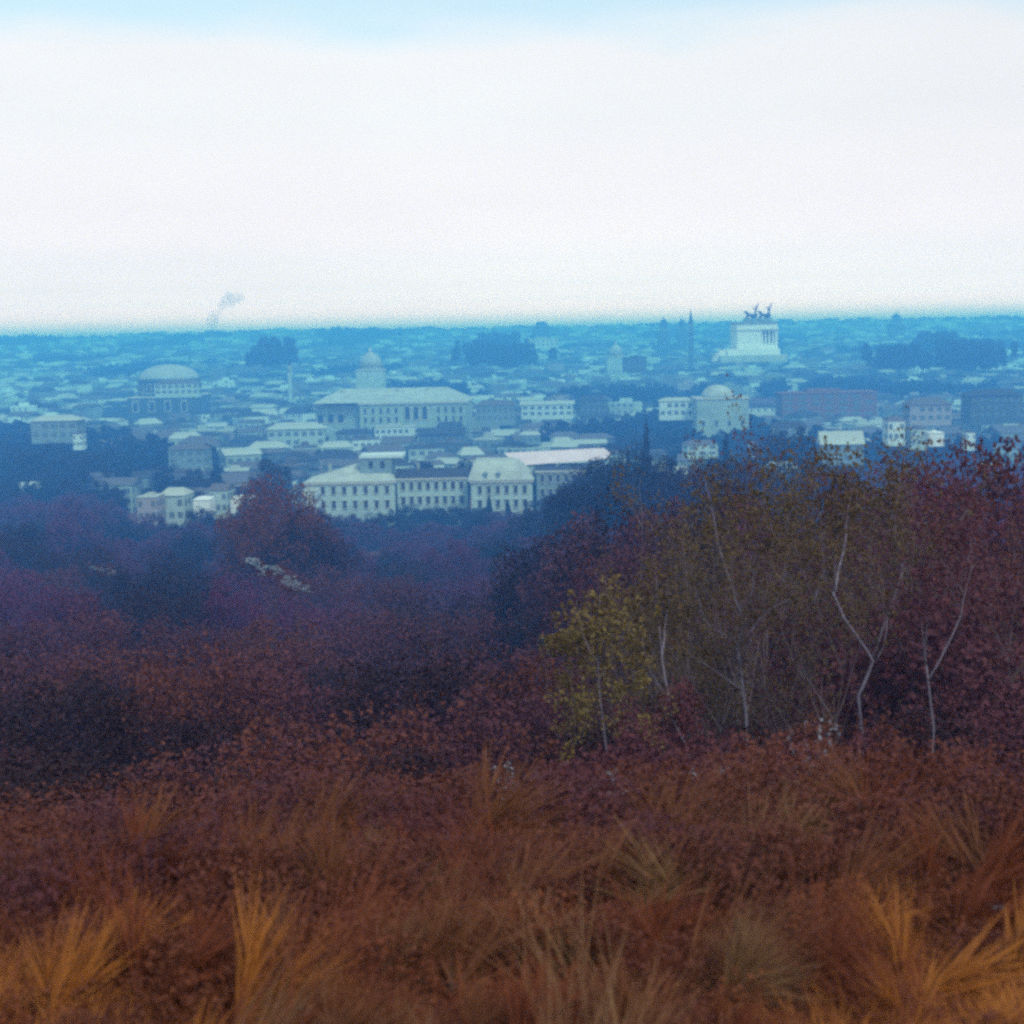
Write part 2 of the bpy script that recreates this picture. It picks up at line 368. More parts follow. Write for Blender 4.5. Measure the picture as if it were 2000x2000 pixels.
# ---- the long garden palace, 480 m away
def garden_palace():
    Y = 480; cx = at(860, 960, Y).x; zb = 0.0
    rt = empty('garden_palace', (cx, Y, zb), R(-1))
    tag(rt, 'long pale palace with hipped roofs and a pink roofed wing, just above the trees', 'palace')
    X = lambda px: at(px, 960, Y).x-cx
    Z = lambda px, py: at(px, py, Y).z-zb
    wm = window_mesh(1.15, 2.3); sm = window_mesh(1.1, 1.3, hood=False); am = window_mesh(2.4, 4.6, arch=True, hood=False)
    def wing(xa, xb, y0, y1, ze, roof_h, rm, wall, ins=None, n=6, rows=3, top=None, arches=()):
        b = MB(); b.box(xa, xb, y0, y1, 0, ze); b.build('wall', wall, rt)
        b = MB(); b.box(xa-.45, xb+.45, y0-.45, y1+.45, ze+.01, ze+.75); b.build('cornice', M['stone_trim'], rt)
        b = MB(); b.hip(xa-.55, xb+.55, y0-.55, y1+.55, ze+.77, roof_h, ins=ins); r = b.build('roof', rm, rt)
        for k in range(rows):
            z = ze-3.1-k*4.6
            if z < 1: break
            facade_windows(rt, xa+.6, xb-.6, y0, [(z,)], n, wm if k < 2 else sm)
        return r
    # left pavilion, its pale roof climbing to a terrace
    r1 = wing(X(598), X(772), -3, 18, Z(690, 944), 5.2, M['tile_pale'], M['plaster_pale'], ins=(17, 5), n=8)
    b = MB(); x0, x1 = X(705), X(766); zr = Z(700, 920)
    b.box(x0, x1, 1, 12, zr-2, zr+3.9); b.build('roof_terrace', M['plaster_grey'], rt)
    b = MB(); b.box(x0-.4, x1+3.5, .6, 12.4, zr+3.91, zr+4.9); b.build('terrace_parapet', M['plaster_white'], rt)
    for u in (X(725), X(748)):
        b = MB(); b.box(u-.6, u+.6, .8, .98, zr+.8, zr+2.9); b.build('terrace_window', M['glass'], rt)
    # low linking range
    wing(X(772)+.6, X(917)-.6, 0, 14, Z(850, 937), 2.4, M['tile_dark'], M['plaster_pale'], ins=.1, n=8)
    # middle pavilion with rounded roof
    ze = Z(975, 939)
    b = MB(); b.box(X(922), X(1040), -6, 16, 0, ze); b.build('wall', M['plaster_pale'], rt)
    b = MB(); b.box(X(922)-.5, X(1040)+.5, -6.5, 16.5, ze+.01, ze+.8); b.build('cornice', M['stone_trim'], rt)
    b = MB(); xa, xb = X(916)-.1, X(1044)
    secs = [(0, 0), (1.8, 2.9), (3.4, 5.2), (4.6, 5.7)]
    V = []; Fc = []
    for i, (ins, h) in enumerate(secs):
        V += [(xa+ins*.55, -6.7+ins, ze+.82+h), (xb-ins*1.5, -6.7+ins, ze+.82+h), (xb-ins*1.5, 16.7-ins, ze+.82+h), (xa+ins*.55, 16.7-ins, ze+.82+h)]
    for i in range(len(secs)-1):
        for k in range(4): Fc.append((4*i+k, 4*i+(k+1)%4, 4*i+4+(k+1)%4, 4*i+4+k))
    Fc += [(3,2,1,0), (12,13,14,15)]
    b.poly(V, Fc); b.build('roof', M['tile_pale'], rt)
    for u in (X(950), X(975)):
        b = MB(); b.box(u-.55, u+.55, -6.4, -4.2, ze+1.6, ze+3.0); b.hip(u-.8, u+.8, -6.6, -4.0, ze+3.02, .6); b.build('dormer', M['plaster_grey'], rt)
    for k in range(2): facade_windows(rt, X(930), X(1034), -6, [(ze-3.4-k*4.4,)], 6, wm)
    for px in (955, 992, 1027): link('doorway_arch', am, [M['stone_trim'], M['glass']], rt, loc=(X(px), -6.02, ze-13.2))
    # right wing and its pink roof
    wing(X(1044)+.7, X(1148), 0, 15, Z(1095, 922), .8, M['tile_dark'], M['plaster_grey'], ins=.1, n=6)
    za = Z(1040, 917); zb_ = Z(1180, 903)
    b = MB(); xa, xb = X(1008), X(1192); y0, y1 = 15.6, 27
    b.poly([(xa,y0,za),(xb,y0,zb_-.2),(xb+1.6,(y0+y1)/2,zb_+1.2),(xb,y1,zb_),(xa,y1,za),(xa-4,(y0+y1)/2,za+3.9),(xb-1,(y0+y1)/2,zb_+3.1)],
           [(0,1,2,6,5),(5,6,2,3,4),(0,5,4),(4,3,2,1,0)])
    b.build('roof', M['tile_pink'], rt)
    b = MB(); b.box(xa+.6, xb-.6, y0+.6, y1-.6, 0, min(za, zb_)-.3); b.build('wall', M['plaster_pale'], rt)
    for px in (640, 735, 815, 1090):
        u = X(px); b = MB(); zz = Z(px, 915); b.box(u-.5, u+.5, 6.4, 7.4, zz-4, zz+1.0); b.build('chimney', M['plaster_ochre'], rt)
    OCC.append((cx, Y+10, 70))
garden_palace()

# ---- white monument on the hill
def monument():
    Y = 1150; cx = at(1482, 690, Y).x; zb = at(1482, 693, Y).z
    rt = empty('colonnaded_monument', (cx, Y, zb), R(0))
    tag(rt, 'big white marble monument with dark column openings and two winged chariots on its roof', 'monument')
    X = lambda px: at(px, 660, Y).x-cx
    Z = lambda py: at(1482, py, Y).z-zb
    b = MB(); b.box(X(1418), X(1520), -8, 40, Z(693), Z(681)); b.build('terrace', M['marble'], rt)
    b = MB(); b.box(X(1402), X(1530), -16, 40, Z(706), Z(693)-.01); b.build('hill_wall', M['plaster_pale'], rt)
    b = MB(); b.poly([(X(1392),-6,Z(704)),(X(1418)-.1,-6,Z(704)),(X(1418)-.1,-6,Z(683)),(X(1406),-6,Z(683)),(X(1392),10,Z(704)),(X(1418)-.1,10,Z(704)),(X(1418)-.1,10,Z(683)),(X(1406),10,Z(683))],
        [(0,1,2,3),(7,6,5,4),(0,3,7,4),(3,2,6,7),(1,5,6,2),(0,4,5,1)]); b.build('ramp', M['marble'], rt)
    b = MB(); b.box(X(1440), X(1487), 0, 36, Z(681)+.01, Z(644)); b.box(X(1514), X(1519), 0, 36, Z(681)+.01, Z(644)); b.box(X(1487)+.01, X(1514)-.01, 12, 36, Z(681)+.01, Z(644)); b.build('wall', M['marble'], rt)
    b = MB(); b.box(X(1489), X(1512), 11.6, 11.9, Z(672), Z(646)); b.build('portico_shade', M['glass'], rt)  # dark panel in window colour, stands for the shade behind the columns
    for px in (1489.5, 1496, 1503, 1510.5):
        b = MB(); r = .85; h = Z(645)-Z(672)
        b.lathe([(r*1.25,0),(r*1.25,.6),(r,.7),(r*.86,h-1),(r*1.3,h-.5),(r*1.3,h)], 12, (X(px), 1.6, Z(672))); b.build('column', M['marble'], rt, smooth=True)
    b = MB(); b.box(X(1487)+.01, X(1514)-.01, 0, 11.9, Z(681)+.01, Z(672)); b.build('podium', M['marble'], rt)
    b = MB(); b.box(X(1438), X(1521), -1.2, 37, Z(644)+.01, Z(641)); b.build('cornice', M['marble'], rt)
    b = MB(); b.box(X(1440), X(1519), 0, 36, Z(641)+.01, Z(632)); b.build('attic', M['marble'], rt)
    b = MB(); b.box(X(1439), X(1520), -.8, 36.8, Z(632)+.01, Z(628)); b.build('attic_cornice', M['plaster_grey'], rt)
    # two four-horse chariots with a winged figure
    def quadriga(px):
        e = empty('winged_chariot', (X(px), 9, Z(628)+.01)); e.parent = rt; e.scale = (1.35, 1.35, 1.3)
        b = MB(); b.box(-4, 4, -3, 3, 0, 2.0); b.build('plinth', M['plaster_grey'], e)
        b = MB()
        for i in range(4):                      # horses side by side, rearing towards the left
            y = -2.4+1.6*i
            b.tube([(1.2,y,3.6),(-.8,y,3.9),(-2.0,y,4.4)], [.75,.7,.65], 8); b.tube([(-2.0,y,4.4),(-2.9,y,5.9),(-3.8,y,5.9)], [.5,.38,.22], 7)
            for (a, c) in ((1.0, 1.4), (.6, .4), (-1.6,-2.2), (-1.9,-3.0)): b.tube([(a,y,3.5),((a+c)/2-.2,y,2.8),(c,y,2.0)], [.3,.2,.14], 5)
        b.build('horses', M['bronze'], e)
        b = MB(); b.lathe([(.9,0),(1.15,.8),(1.05,2.2),(.95,2.4)], 12, (2.4,0,2.2)); b.build('chariot', M['bronze'], e)
        b = MB(); b.lathe([(.7,0),(.5,1.6),(.65,2.8),(.25,3.6),(.2,3.8),(.36,4.2),(.3,4.6),(.05,4.8)], 10, (2.4,0,4.3))
        b.tube([(2.4,0,7.4),(1.2,0,8.0),(.3,0,9.3)], [.22,.16,.1], 5)
        for s in (-1, 1): b.poly([(2.5,.3*s,7.2),(3.4,1.2*s,8.4),(4.4,2.2*s,11.4),(3.6,1.6*s,10.0),(2.9,.9*s,6.2),(2.5,.5*s,5.6)], [(0,1,2,3),(0,3,4,5)])
        b.build('winged_figure', M['bronze'], e)
    quadriga(1471); quadriga(1497)
    OCC.append((cx, Y+20, 60)); OCC.append((cx-5, Y-45, 40)); OCC.append((cx-10, Y-110, 22))
monument()

# ---- domed churches and other landmarks
def dome_church(px, ydrum, ydome_top, wpx, Y, label, body_w=None, nave=True, rm='lead', wall='plaster_pale', lantern=True, zb=None, flat=False, body_top=None, body_px=None):
    c = at(px, ydrum, Y); z0 = zg(c.x, Y+10)-2 if zb is None else zb
    rt = empty('domed_church', (c.x, Y, z0)); tag(rt, label, 'church')
    r = wpx/2/F*Y; zd = c.z-z0; zt = at(px, ydome_top, Y).z-z0; H = zt-zd
    bt = zd-.28*r*2 if body_top is None else at(px, body_top, Y).z-z0
    bw = (body_w or 1.35)*r
    b = MB()
    if body_px: x0 = at(body_px[0], ydrum, Y).x-c.x; x1 = at(body_px[1], ydrum, Y).x-c.x
    else: x0, x1 = -bw, bw
    b.box(x0, x1, -r*.9, r*2.2, 0, bt); b.build('body', M[wall], rt)
    b = MB(); b.box(x0-.5, x1+.5, -r*.9-.5, r*2.2+.5, bt+.01, bt+.8); b.build('cornice', M['stone_trim'], rt)
    cc = (0, r*.6, 0)
    b = MB(); b.lathe([(r*1.02, bt+.81), (r*1.02, zd-.5), (r*1.1, zd-.49), (r*1.1, zd)], 28, cc); b.build('drum', M[wall], rt)
    n = 10
    wm = window_mesh(r*.16, max(1., (zd-bt)*.5), arch=True, hood=False)
    for k in range(n):
        a = math.pi+math.pi*(k+.5)/n
        if zd-bt > 3: link('drum_window', wm, [M['stone_trim'], M['glass']], rt, loc=(cc[0]+math.cos(a)*r*1.025, cc[1]+math.sin(a)*r*1.025, bt+.9+(zd-bt)*.18), rot=(0,0,a+math.pi/2))
    prof = [(r*math.cos(t)+.0, zd+.01+H*(.8 if lantern else 1)*math.sin(t)) for t in np.linspace(0, 1.45, 10)]
    b = MB(); b.lathe(prof, 28, cc); b.build('dome', M[rm], rt, smooth=True)
    if lantern:
        lr = r*.14; zl = zd+H*.8*.98
        b = MB(); b.lathe([(lr*1.2,zl-.3),(lr,zl),(lr,zl+H*.16),(lr*1.3,zl+H*.17),(lr*.5,zl+H*.24),(.05,zl+H*.34)], 10, cc); b.build('lantern', M['stone_trim'], rt)
    for i in range(4):
        u = x0+(x1-x0)*(i+.5)/4
        link('window', window_mesh(r*.16, r*.3, arch=True), [M['stone_trim'], M['glass']], rt, loc=(u, -r*.9-.01, bt*.55))
    OCC.append((c.x, Y+r*.5, max(r*2.2, 20)))
    return rt
dome_church(723, 712, 682, 42, 1080, 'pale church dome on a columned drum between the hazy roofs above the arched palace', body_w=1.25)
dome_church(322, 742, 712, 118, 1100, 'wide shallow pale dome low among the roofs on the far left', lantern=False, wall='plaster_dark', rm='tile_dark' if False else 'lead', body_w=1.05)
dome_church(1403, 775, 752, 62, 780, 'square pale church with a low rounded dome below the white monument', lantern=False, rm='tile_pale', wall='travertine', body_top=779, body_px=(1358, 1458), zb=-1)
dome_church(1297, 640, 618, 17, 2000, 'small skyline dome farthest left of the three skyline towers left of the monument', wall='plaster_dark', rm='tile_dark')
dome_church(1332, 638, 619, 13, 2050, 'small skyline dome beside the pointed tower left of the monument', wall='plaster_dark', rm='tile_dark')
dome_church(1752, 626, 609, 20, 2300, 'low skyline dome on the ridge right of the monument', wall='plaster_dark', rm='tile_dark')
dome_church(1203, 690, 668, 26, 1400, 'faint pale dome between the skyline and the pale domed block', wall='plaster_pale')
def tower(px, ytop, w, Y, label, spire=.3, wall='plaster_dark'):
    c = at(px, ytop, Y); z0 = zg(c.x, Y)-1; h = c.z-z0; hw = w/2/F*Y
    rt = empty('bell_tower', (c.x, Y, z0)); tag(rt, label, 'tower'); hs = h*spire
    b = MB(); b.box(-hw, hw, -hw, hw, 0, h-hs); b.build('shaft', M[wall], rt)
    b = MB(); b.box(-hw*1.2, hw*1.2, -hw*1.2, hw*1.2, h-hs+.01, h-hs+.9); b.build('cornice', M['stone_trim'], rt)
    b = MB(); b.poly([(-hw,-hw,0),(hw,-hw,0),(hw,hw,0),(-hw,hw,0),(0,0,hs-.9)], [(0,1,4),(1,2,4),(2,3,4),(3,0,4),(3,2,1,0)]); b.build('spire', M['tile_dark'], rt, loc=(0,0,h-hs+.92))
    link('belfry_opening', window_mesh(hw*.8, hw*1.8, arch=True, hood=False), [M['stone_trim'], M['glass']], rt, loc=(0, -hw-.01, (h-hs)-hw*2.6))
    OCC.append((c.x, Y, 14))
tower(1349, 602, 9, 1600, 'tall pointed skyline tower left of the white monument', .25)
tower(782, 631, 3.5, 2200, 'needle thin spire on the skyline left of the centre', .4)
tower(565, 700, 7, 1150, 'slender pale tower left of the church dome', .15, 'plaster_pale')
tower(905, 636, 5, 2200, 'small skyline tower over the dark blue grove', .3)
def skyline_block():
    c = at(1057, 640, 2300); z0 = zg(c.x, 2300)-1; rt = empty('skyline_block', (c.x, 2300, z0)); tag(rt, 'blocky building with a raised centre on the skyline near the middle', 'building')
    h = c.z-z0
    b = MB(); b.box(-13, 13, 0, 14, 0, h+2); b.build('wall', M['plaster_dark'], rt)
    b = MB(); b.box(-8, 9.5, 2, 12, h+2.01, h+7); b.build('upper_storey', M['plaster_dark'], rt)
    b = MB(); b.hip(-8.5, 10, 1.5, 12.5, h+7.02, 2.4); b.build('roof', M['tile_dark'], rt)
    OCC.append((c.x, 2310, 25))
skyline_block()

# ---- named houses picked out in the photograph
NH = [
 # x0, x1, yeave, ybase, Y, depth, roof, rh, wall, rm, label
 (268, 306, 972, 1016, 400, 9, 'flat', .8, 'plaster_pink', 'tile_pale', 'small pinkish cube house, leftmost of the pale houses above the left trees'),
 (312, 362, 968, 1016, 410, 10, 'hip', 1.8, 'plaster_pale', 'tile_pale', 'pale house with a low hipped roof beside the pinkish cube house'),
 (376, 408, 977, 1000, 405, 9, 'flat', .5, 'marble', 'marble', 'brilliant white flat roofed shed between the pale houses on the left'),
 (410, 446, 958, 1000, 418, 9, 'gable', 1.6, 'plaster_pale', 'tile', 'upright pale house between the two brilliant white sheds'),
 (450, 492, 975, 996, 408, 9, 'flat', .5, 'marble', 'marble', 'brilliant white flat roofed shed nearest the dark tree'),
 (590, 618, 960, 1012, 440, 9, 'flat', .6, 'plaster_white', 'tile_pale', 'narrow pale house tucked against the left end of the long palace'),
 (1512, 1580, 834, 858, 600, 12, 'hip', 2, 'plaster_grey', 'tile_dark', 'dark roofed house behind the right hand trees, below the purple block'),
 (1528, 1712, 768, 812, 900, 24, 'flat', 2.2, 'brick', 'brick', 'long plain purple-brown block below and right of the monument'),
 (1610, 1690, 868, 900, 520, 14, 'gable', 4.2, 'plaster_grey', 'tile_pale', 'pale gabled house in the right hand trees'),
 (1735, 1768, 822, 860, 560, 9, 'hip', 1.5, 'plaster_white', 'tile', 'pale upright house right of the gabled house'),
 (1782, 1812, 838, 870, 560, 9, 'flat', 1, 'plaster_pale', 'tile', 'small house between the pale upright house and the white one at the right'),
 (1818, 1846, 846, 866, 540, 9, 'flat', .6, 'marble', 'marble', 'small brilliant white house at the far right above the trees'),
 (1888, 1905, 845, 872, 560, 6, 'flat', .6, 'plaster_white', 'tile', 'narrow white house near the right edge'),
 (1500, 1560, 915, 940, 430, 10, 'hip', 1.6, 'plaster_pale', 'tile_pale', 'low pale house half hidden in the trees right of the cypresses'),
 (1290, 1356, 783, 812, 790, 14, 'hip', 1.6, 'plaster_white', 'tile_pale', 'low pale wing left of the square domed church'),
 (1288, 1306, 912, 924, 420, 6, 'flat', .5, 'plaster_white', 'tile_pale', 'tiny white house between the two cypresses'),
 (1318, 1342, 918, 930, 420, 6, 'gable', .9, 'plaster_white', 'tile_pale', 'tiny pale gabled house right of the tiny white one'),
 (1340, 1400, 868, 890, 560, 10, 'hip', 1.4, 'plaster_pale', 'tile', 'pale low house below the square domed church'),
 (1468, 1492, 868, 890, 560, 8, 'hip', 1.2, 'plaster_white', 'tile', 'small white house right below the square domed church'),
 (60, 150, 822, 856, 700, 14, 'hip', 2.4, 'plaster_grey', 'tile_pale', 'greyish block with a pale hipped roof near the left edge above the dark trees'),
 (140, 158, 848, 872, 690, 10, 'flat', 1, 'plaster_white', 'tile', 'bright narrow house corner at the left edge of the dark trees'),
 (330, 400, 878, 905, 620, 12, 'hip', 2, 'plaster_grey', 'tile', 'bluish grey house half sunk in the trees left of the long palace'),
 (300, 385, 700+48, 770, 980, 16, 'hip', 2, 'plaster_pale', 'tile', 'long house just below the wide shallow dome'),
 (1780, 1860, 790, 822, 700, 18, 'hip', 3, 'plaster_pink', 'tile', 'pinkish house right of the purple-brown block'),
 (1900, 2000, 772, 815, 760, 22, 'hip', 3, 'plaster_dark', 'tile_dark', 'large dark house cut by the right edge'),
 (1020, 1120, 790, 812, 900, 14, 'gable', 2, 'plaster_white', 'tile_pale', 'long white fronted house right of the arched palace'),
 (1078, 1112, 772, 792, 980, 9, 'flat', 1, 'plaster_pink', 'tile', 'small pinkish tower house behind the long white fronted house'),
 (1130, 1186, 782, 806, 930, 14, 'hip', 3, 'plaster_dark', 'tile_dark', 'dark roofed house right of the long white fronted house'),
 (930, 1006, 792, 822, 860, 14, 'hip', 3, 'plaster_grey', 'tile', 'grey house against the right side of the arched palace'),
 (1218, 1262, 700, 720, 1250, 12, 'flat', 2, 'plaster_dark', 'tile_dark', 'dark square house below the faint pale dome'),
 (1030, 1090, 662, 676, 1700, 14, 'flat', 2, 'plaster_white', 'tile_pale', 'far white block under the skyline block at the middle'),
]
for (x0, x1, ye, yb, Y, d, rf, rh, wl, rm, lb) in NH:
    house_px(x0, x1, ye, yb, Y, d, R(random.uniform(-6, 6)), roof=rf, rh=rh, wall=wl, rm=rm, label=lb, win=wl != 'marble')
    p = at((x0+x1)/2, 700, Y); OCC.append((p.x, Y+d/2, (x1-x0)/F*Y*.5+8))

# ---- the rest of the town
LAND = [(322,'the wide shallow dome'),(565,'the slender pale tower'),(723,'the church dome'),(860,'the arched palace'),(1075,'the long white house'),(1300,'the low pale wing'),(1403,'the square domed church'),(1620,'the purple-brown block'),(1850,'the far pinkish house'),(80,'the left edge')]
def free(x, y, r):
    return all((x-a)**2+(y-b)**2 > (c+r)**2 for a, b, c in OCC)
walls = ['plaster_pale','plaster_dark','plaster_grey','plaster_white','plaster_ochre','plaster_pink','plaster_grey','plaster_dark','travertine']
wname = {'plaster_pale':'pale','plaster_white':'whitish','plaster_ochre':'ochre','plaster_pink':'pinkish','plaster_grey':'greyish','plaster_dark':'dark','travertine':'stone coloured'}
cells = []
y = 520.0
while y < 2780:
    st = 14.5+y*.0035
    hw = y*.40+30
    x = -hw+random.uniform(0, st)
    while x < hw:
        cells.append((x+random.uniform(-.2,.2)*st, y+random.uniform(-.3,.3)*st, st)); x += st*random.choice((1.0,1.1,1.25))
    y += st*1.2
def greens(x, y):      # parks and gardens between the houses
    v = noise.noise(Vector((x/170, y/260, 9.1)))
    return v > .29 or (y < 640 and noise.noise(Vector((x/60, y/50, 2))) > .2)
near, far, park = [], [], []
for (x, y, st) in cells:
    if not free(x, y, 9): continue
    (park if greens(x, y) else (near if len(near) < 262 and abs(x) < y*.345+5 else far)).append((x, y, st))
for (x, y, st) in near:
    w = random.uniform(.62, 1.15)*st*.9; d = random.uniform(.55, .85)*st; h = random.uniform(6, 13); wl = random.choice(walls); rf = random.choice(('hip','hip','gable','flat'))
    rm = random.choice(('tile','tile','tile_dark','tile_pale'))
    z = zg(x, y); v = CM.transposed() @ (Vector((x, y, z+h))-EYE); px = 1000+F*v.x/-v.z
    nm = min(LAND, key=lambda l: abs(l[0]-px)); dist = 'nearer' if y < 760 else ('farther' if y > 950 else 'midway')
    side = 'left of' if px < nm[0]-12 else ('right of' if px > nm[0]+12 else 'by')
    big = 'tall' if h > 11 else ('low' if h < 8 else 'medium')
    rn = {'hip':'hipped','gable':'gabled','flat':'flat'}[rf]
    lb = f"{dist} {big} {wname[wl]} {rn} roofed house {side} {nm[1]}"
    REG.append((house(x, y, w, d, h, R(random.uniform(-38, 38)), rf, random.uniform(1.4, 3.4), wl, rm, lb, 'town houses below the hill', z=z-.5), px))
def far_town():
    nm = ['plaster_pale','plaster_white','plaster_ochre','plaster_pink','plaster_grey','plaster_dark','tile','tile_dark','tile_pale','shutter']
    B = MB()
    for (x, y, st) in far:
        w = random.uniform(.7, 1.25)*st*.9; d = random.uniform(.6, .9)*st; h = random.uniform(6, 13.5)+(random.random()<.03)*random.uniform(3, 7)
        z = zg(x, y); a = R(random.uniform(-38, 38)); ca, sa = math.cos(a), math.sin(a)
        b = MB(); wi = random.choice((0,0,1,1,2,3,4,5)); ri = random.choice((6,6,7,7,8))
        b.box(-w/2, w/2, -d/2, d/2, -3, h, wi); k = random.random()
        if k < .75: b.hip(-w/2-.4, w/2+.4, -d/2-.4, d/2+.4, h+.02, random.uniform(1.5, 4), ins=random.choice((0, w*.2)) if w > d else 0, mi=ri)
        else: b.box(-w*.2, w*.2, -d*.2, d*.2, h+.01, h+2.5, wi)
        if y < 1500 and abs(x) < y*.36:
            nx = max(2, int(w/4)); nz = max(2, int(h/4))
            for i in range(nx):
                for q in range(nz):
                    if random.random() < .8:
                        u = -w/2+w*(i+.5)/nx; zz = h*(q+.45)/nz
                        b.poly([(u-.7,-d/2-.06,zz-.1),(u+.7,-d/2-.06,zz-.1),(u+.7,-d/2-.06,zz+1.7),(u-.7,-d/2-.06,zz+1.7)], [(0,1,2,3)], 9)
        n = len(B.v); B.v += [(x+p[0]*ca-p[1]*sa, y+p[0]*sa+p[1]*ca, z+p[2]) for p in b.v]
        B.f += [tuple(i+n for i in f) for f in b.f]; B.m += b.m
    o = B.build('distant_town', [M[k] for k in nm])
    tag(o, 'hazy blue mass of distant roofs and walls reaching to the skyline', 'town', kind='stuff')
far_town()

# ------------------------------------------------------------------ foliage
def crown_quads(rng, n, rx, ry, rz, clumps, leaf, shape='round', cr=.3):
    """n leaf quads gathered in clumps filling an uneven crown; centre at the origin"""
    cs = []
    while len(cs) < clumps:
        p = rng.uniform(-1, 1, 3); r = np.linalg.norm(p)
        if r > 1 or r < .35: continue
        if shape == 'cone':
            t = (p[2]+1)/2; m = max(.08, (1-t)**.75)*min(1, .45+t*6)
            if math.hypot(p[0], p[1]) > 1: continue
            p[0] *= m; p[1] *= m
        if shape == 'umbrella' and p[2] < -.15: continue
        cs.append(p)
    cs = np.array(cs); per = n//clumps
    c = np.repeat(cs, per, 0); m = len(c)
    d = rng.normal(size=(m, 3)); d /= np.linalg.norm(d, axis=1)[:, None]
    sz = np.repeat(rng.uniform(.6, 1.25, clumps)*cr, per)
    p = c+d*(sz*rng.uniform(.35, 1.05, m)**.6)[:, None]
    p = p*np.array([rx, ry, rz])
    a = rng.normal(size=(m, 3)); a += d*.6; a /= np.linalg.norm(a, axis=1)[:, None]
    u = np.cross(a, rng.normal(size=(m, 3))); u /= np.linalg.norm(u, axis=1)[:, None]; v = np.cross(a, u)
    l = leaf*rng.uniform(.6, 1.4, m)[:, None]; u = u*l*.5; v = v*l*.32
    return np.stack([p-u, p-v+u*.1, p+u, p+v+u*.1], 1)
def trunk_mesh(rng, h, crown_r, seed, limbs=6, r0=.22):
    b = MB(); t = [(0,0,-1.5)]
    for k in range(1, 6): t.append((rng.uniform(-.2,.2)*k*.3, rng.uniform(-.2,.2)*k*.3, h*k/5))
    b.tube(t, [r0*1.3, r0, r0*.85, r0*.7, r0*.5, r0*.3], 7)
    for i in range(limbs):
        a = rng.uniform(0, 6.28); z0 = h*rng.uniform(.35, .8); L = crown_r*rng.uniform(.6, 1)
        b.tube([(0,0,z0), (L*.5*math.cos(a), L*.5*math.sin(a), z0+L*.35), (L*math.cos(a+.2), L*math.sin(a+.2), z0+L*.9)], [r0*.45, r0*.28, r0*.08], 5)
    return b.mesh('trunk')
TREEV = {}
def variants():
    for i in range(5):
        rng = np.random.RandomState(40+i)
        TREEV['round', i] = (quads_mesh('crown', crown_quads(rng, 5200, 1, 1, 1, 60, .115)), trunk_mesh(rng, 1, .8, i, r0=.045))
        TREEV['dense', i] = (quads_mesh('crown', crown_quads(rng, 9000, 1, 1, 1, 85, .075, cr=.26)), trunk_mesh(rng, 1, .8, i, r0=.04))
        TREEV['fine', i] = (quads_mesh('crown', crown_quads(rng, 16000, 1, 1, 1, 120, .045, cr=.24)), trunk_mesh(rng, 1, .4, i, r0=.03))
        TREEV['low', i] = (quads_mesh('crown', crown_quads(rng, 700, 1, 1, 1, 22, .34, cr=.38)), trunk_mesh(rng, 1, .8, i, r0=.045, limbs=3))
        TREEV['cone', i] = (quads_mesh('crown', crown_quads(rng, 3200, 1, 1, 1, 80, .13, 'cone', .2)), trunk_mesh(rng, 1, .5, i, r0=.04, limbs=0))
variants()
for a, b in TREEV.values(): a.materials.append(None); b.materials.append(None)
def tree(x, y, h, r, kind, leaf, label, group=None, name='tree', z=None, seed=None, cat='tree', rzf=None):
    s = random.randrange(5) if seed is None else seed
    cr, tr = TREEV[kind, s]; z = zg(x, y) if z is None else z
    e = empty(name, (x, y, z-.2), random.uniform(0, 6.28)); tag(e, label, cat, group)
    if kind == 'cone': link('crown', cr, LF[leaf], e, loc=(0,0,h*.53), scl=(r, r, h*.47))
    else:
        rz = rzf if rzf else min(h*.42, r*1.05); link('crown', cr, LF[leaf], e, loc=(0, 0, h-rz), scl=(r*random.uniform(.8,1.2), r*random.uniform(.8,1.2), rz*random.uniform(.95,1.12)))
    link('trunk', tr, M['bark'], e, scl=(h*.6, h*.6, h*.75))
    return e
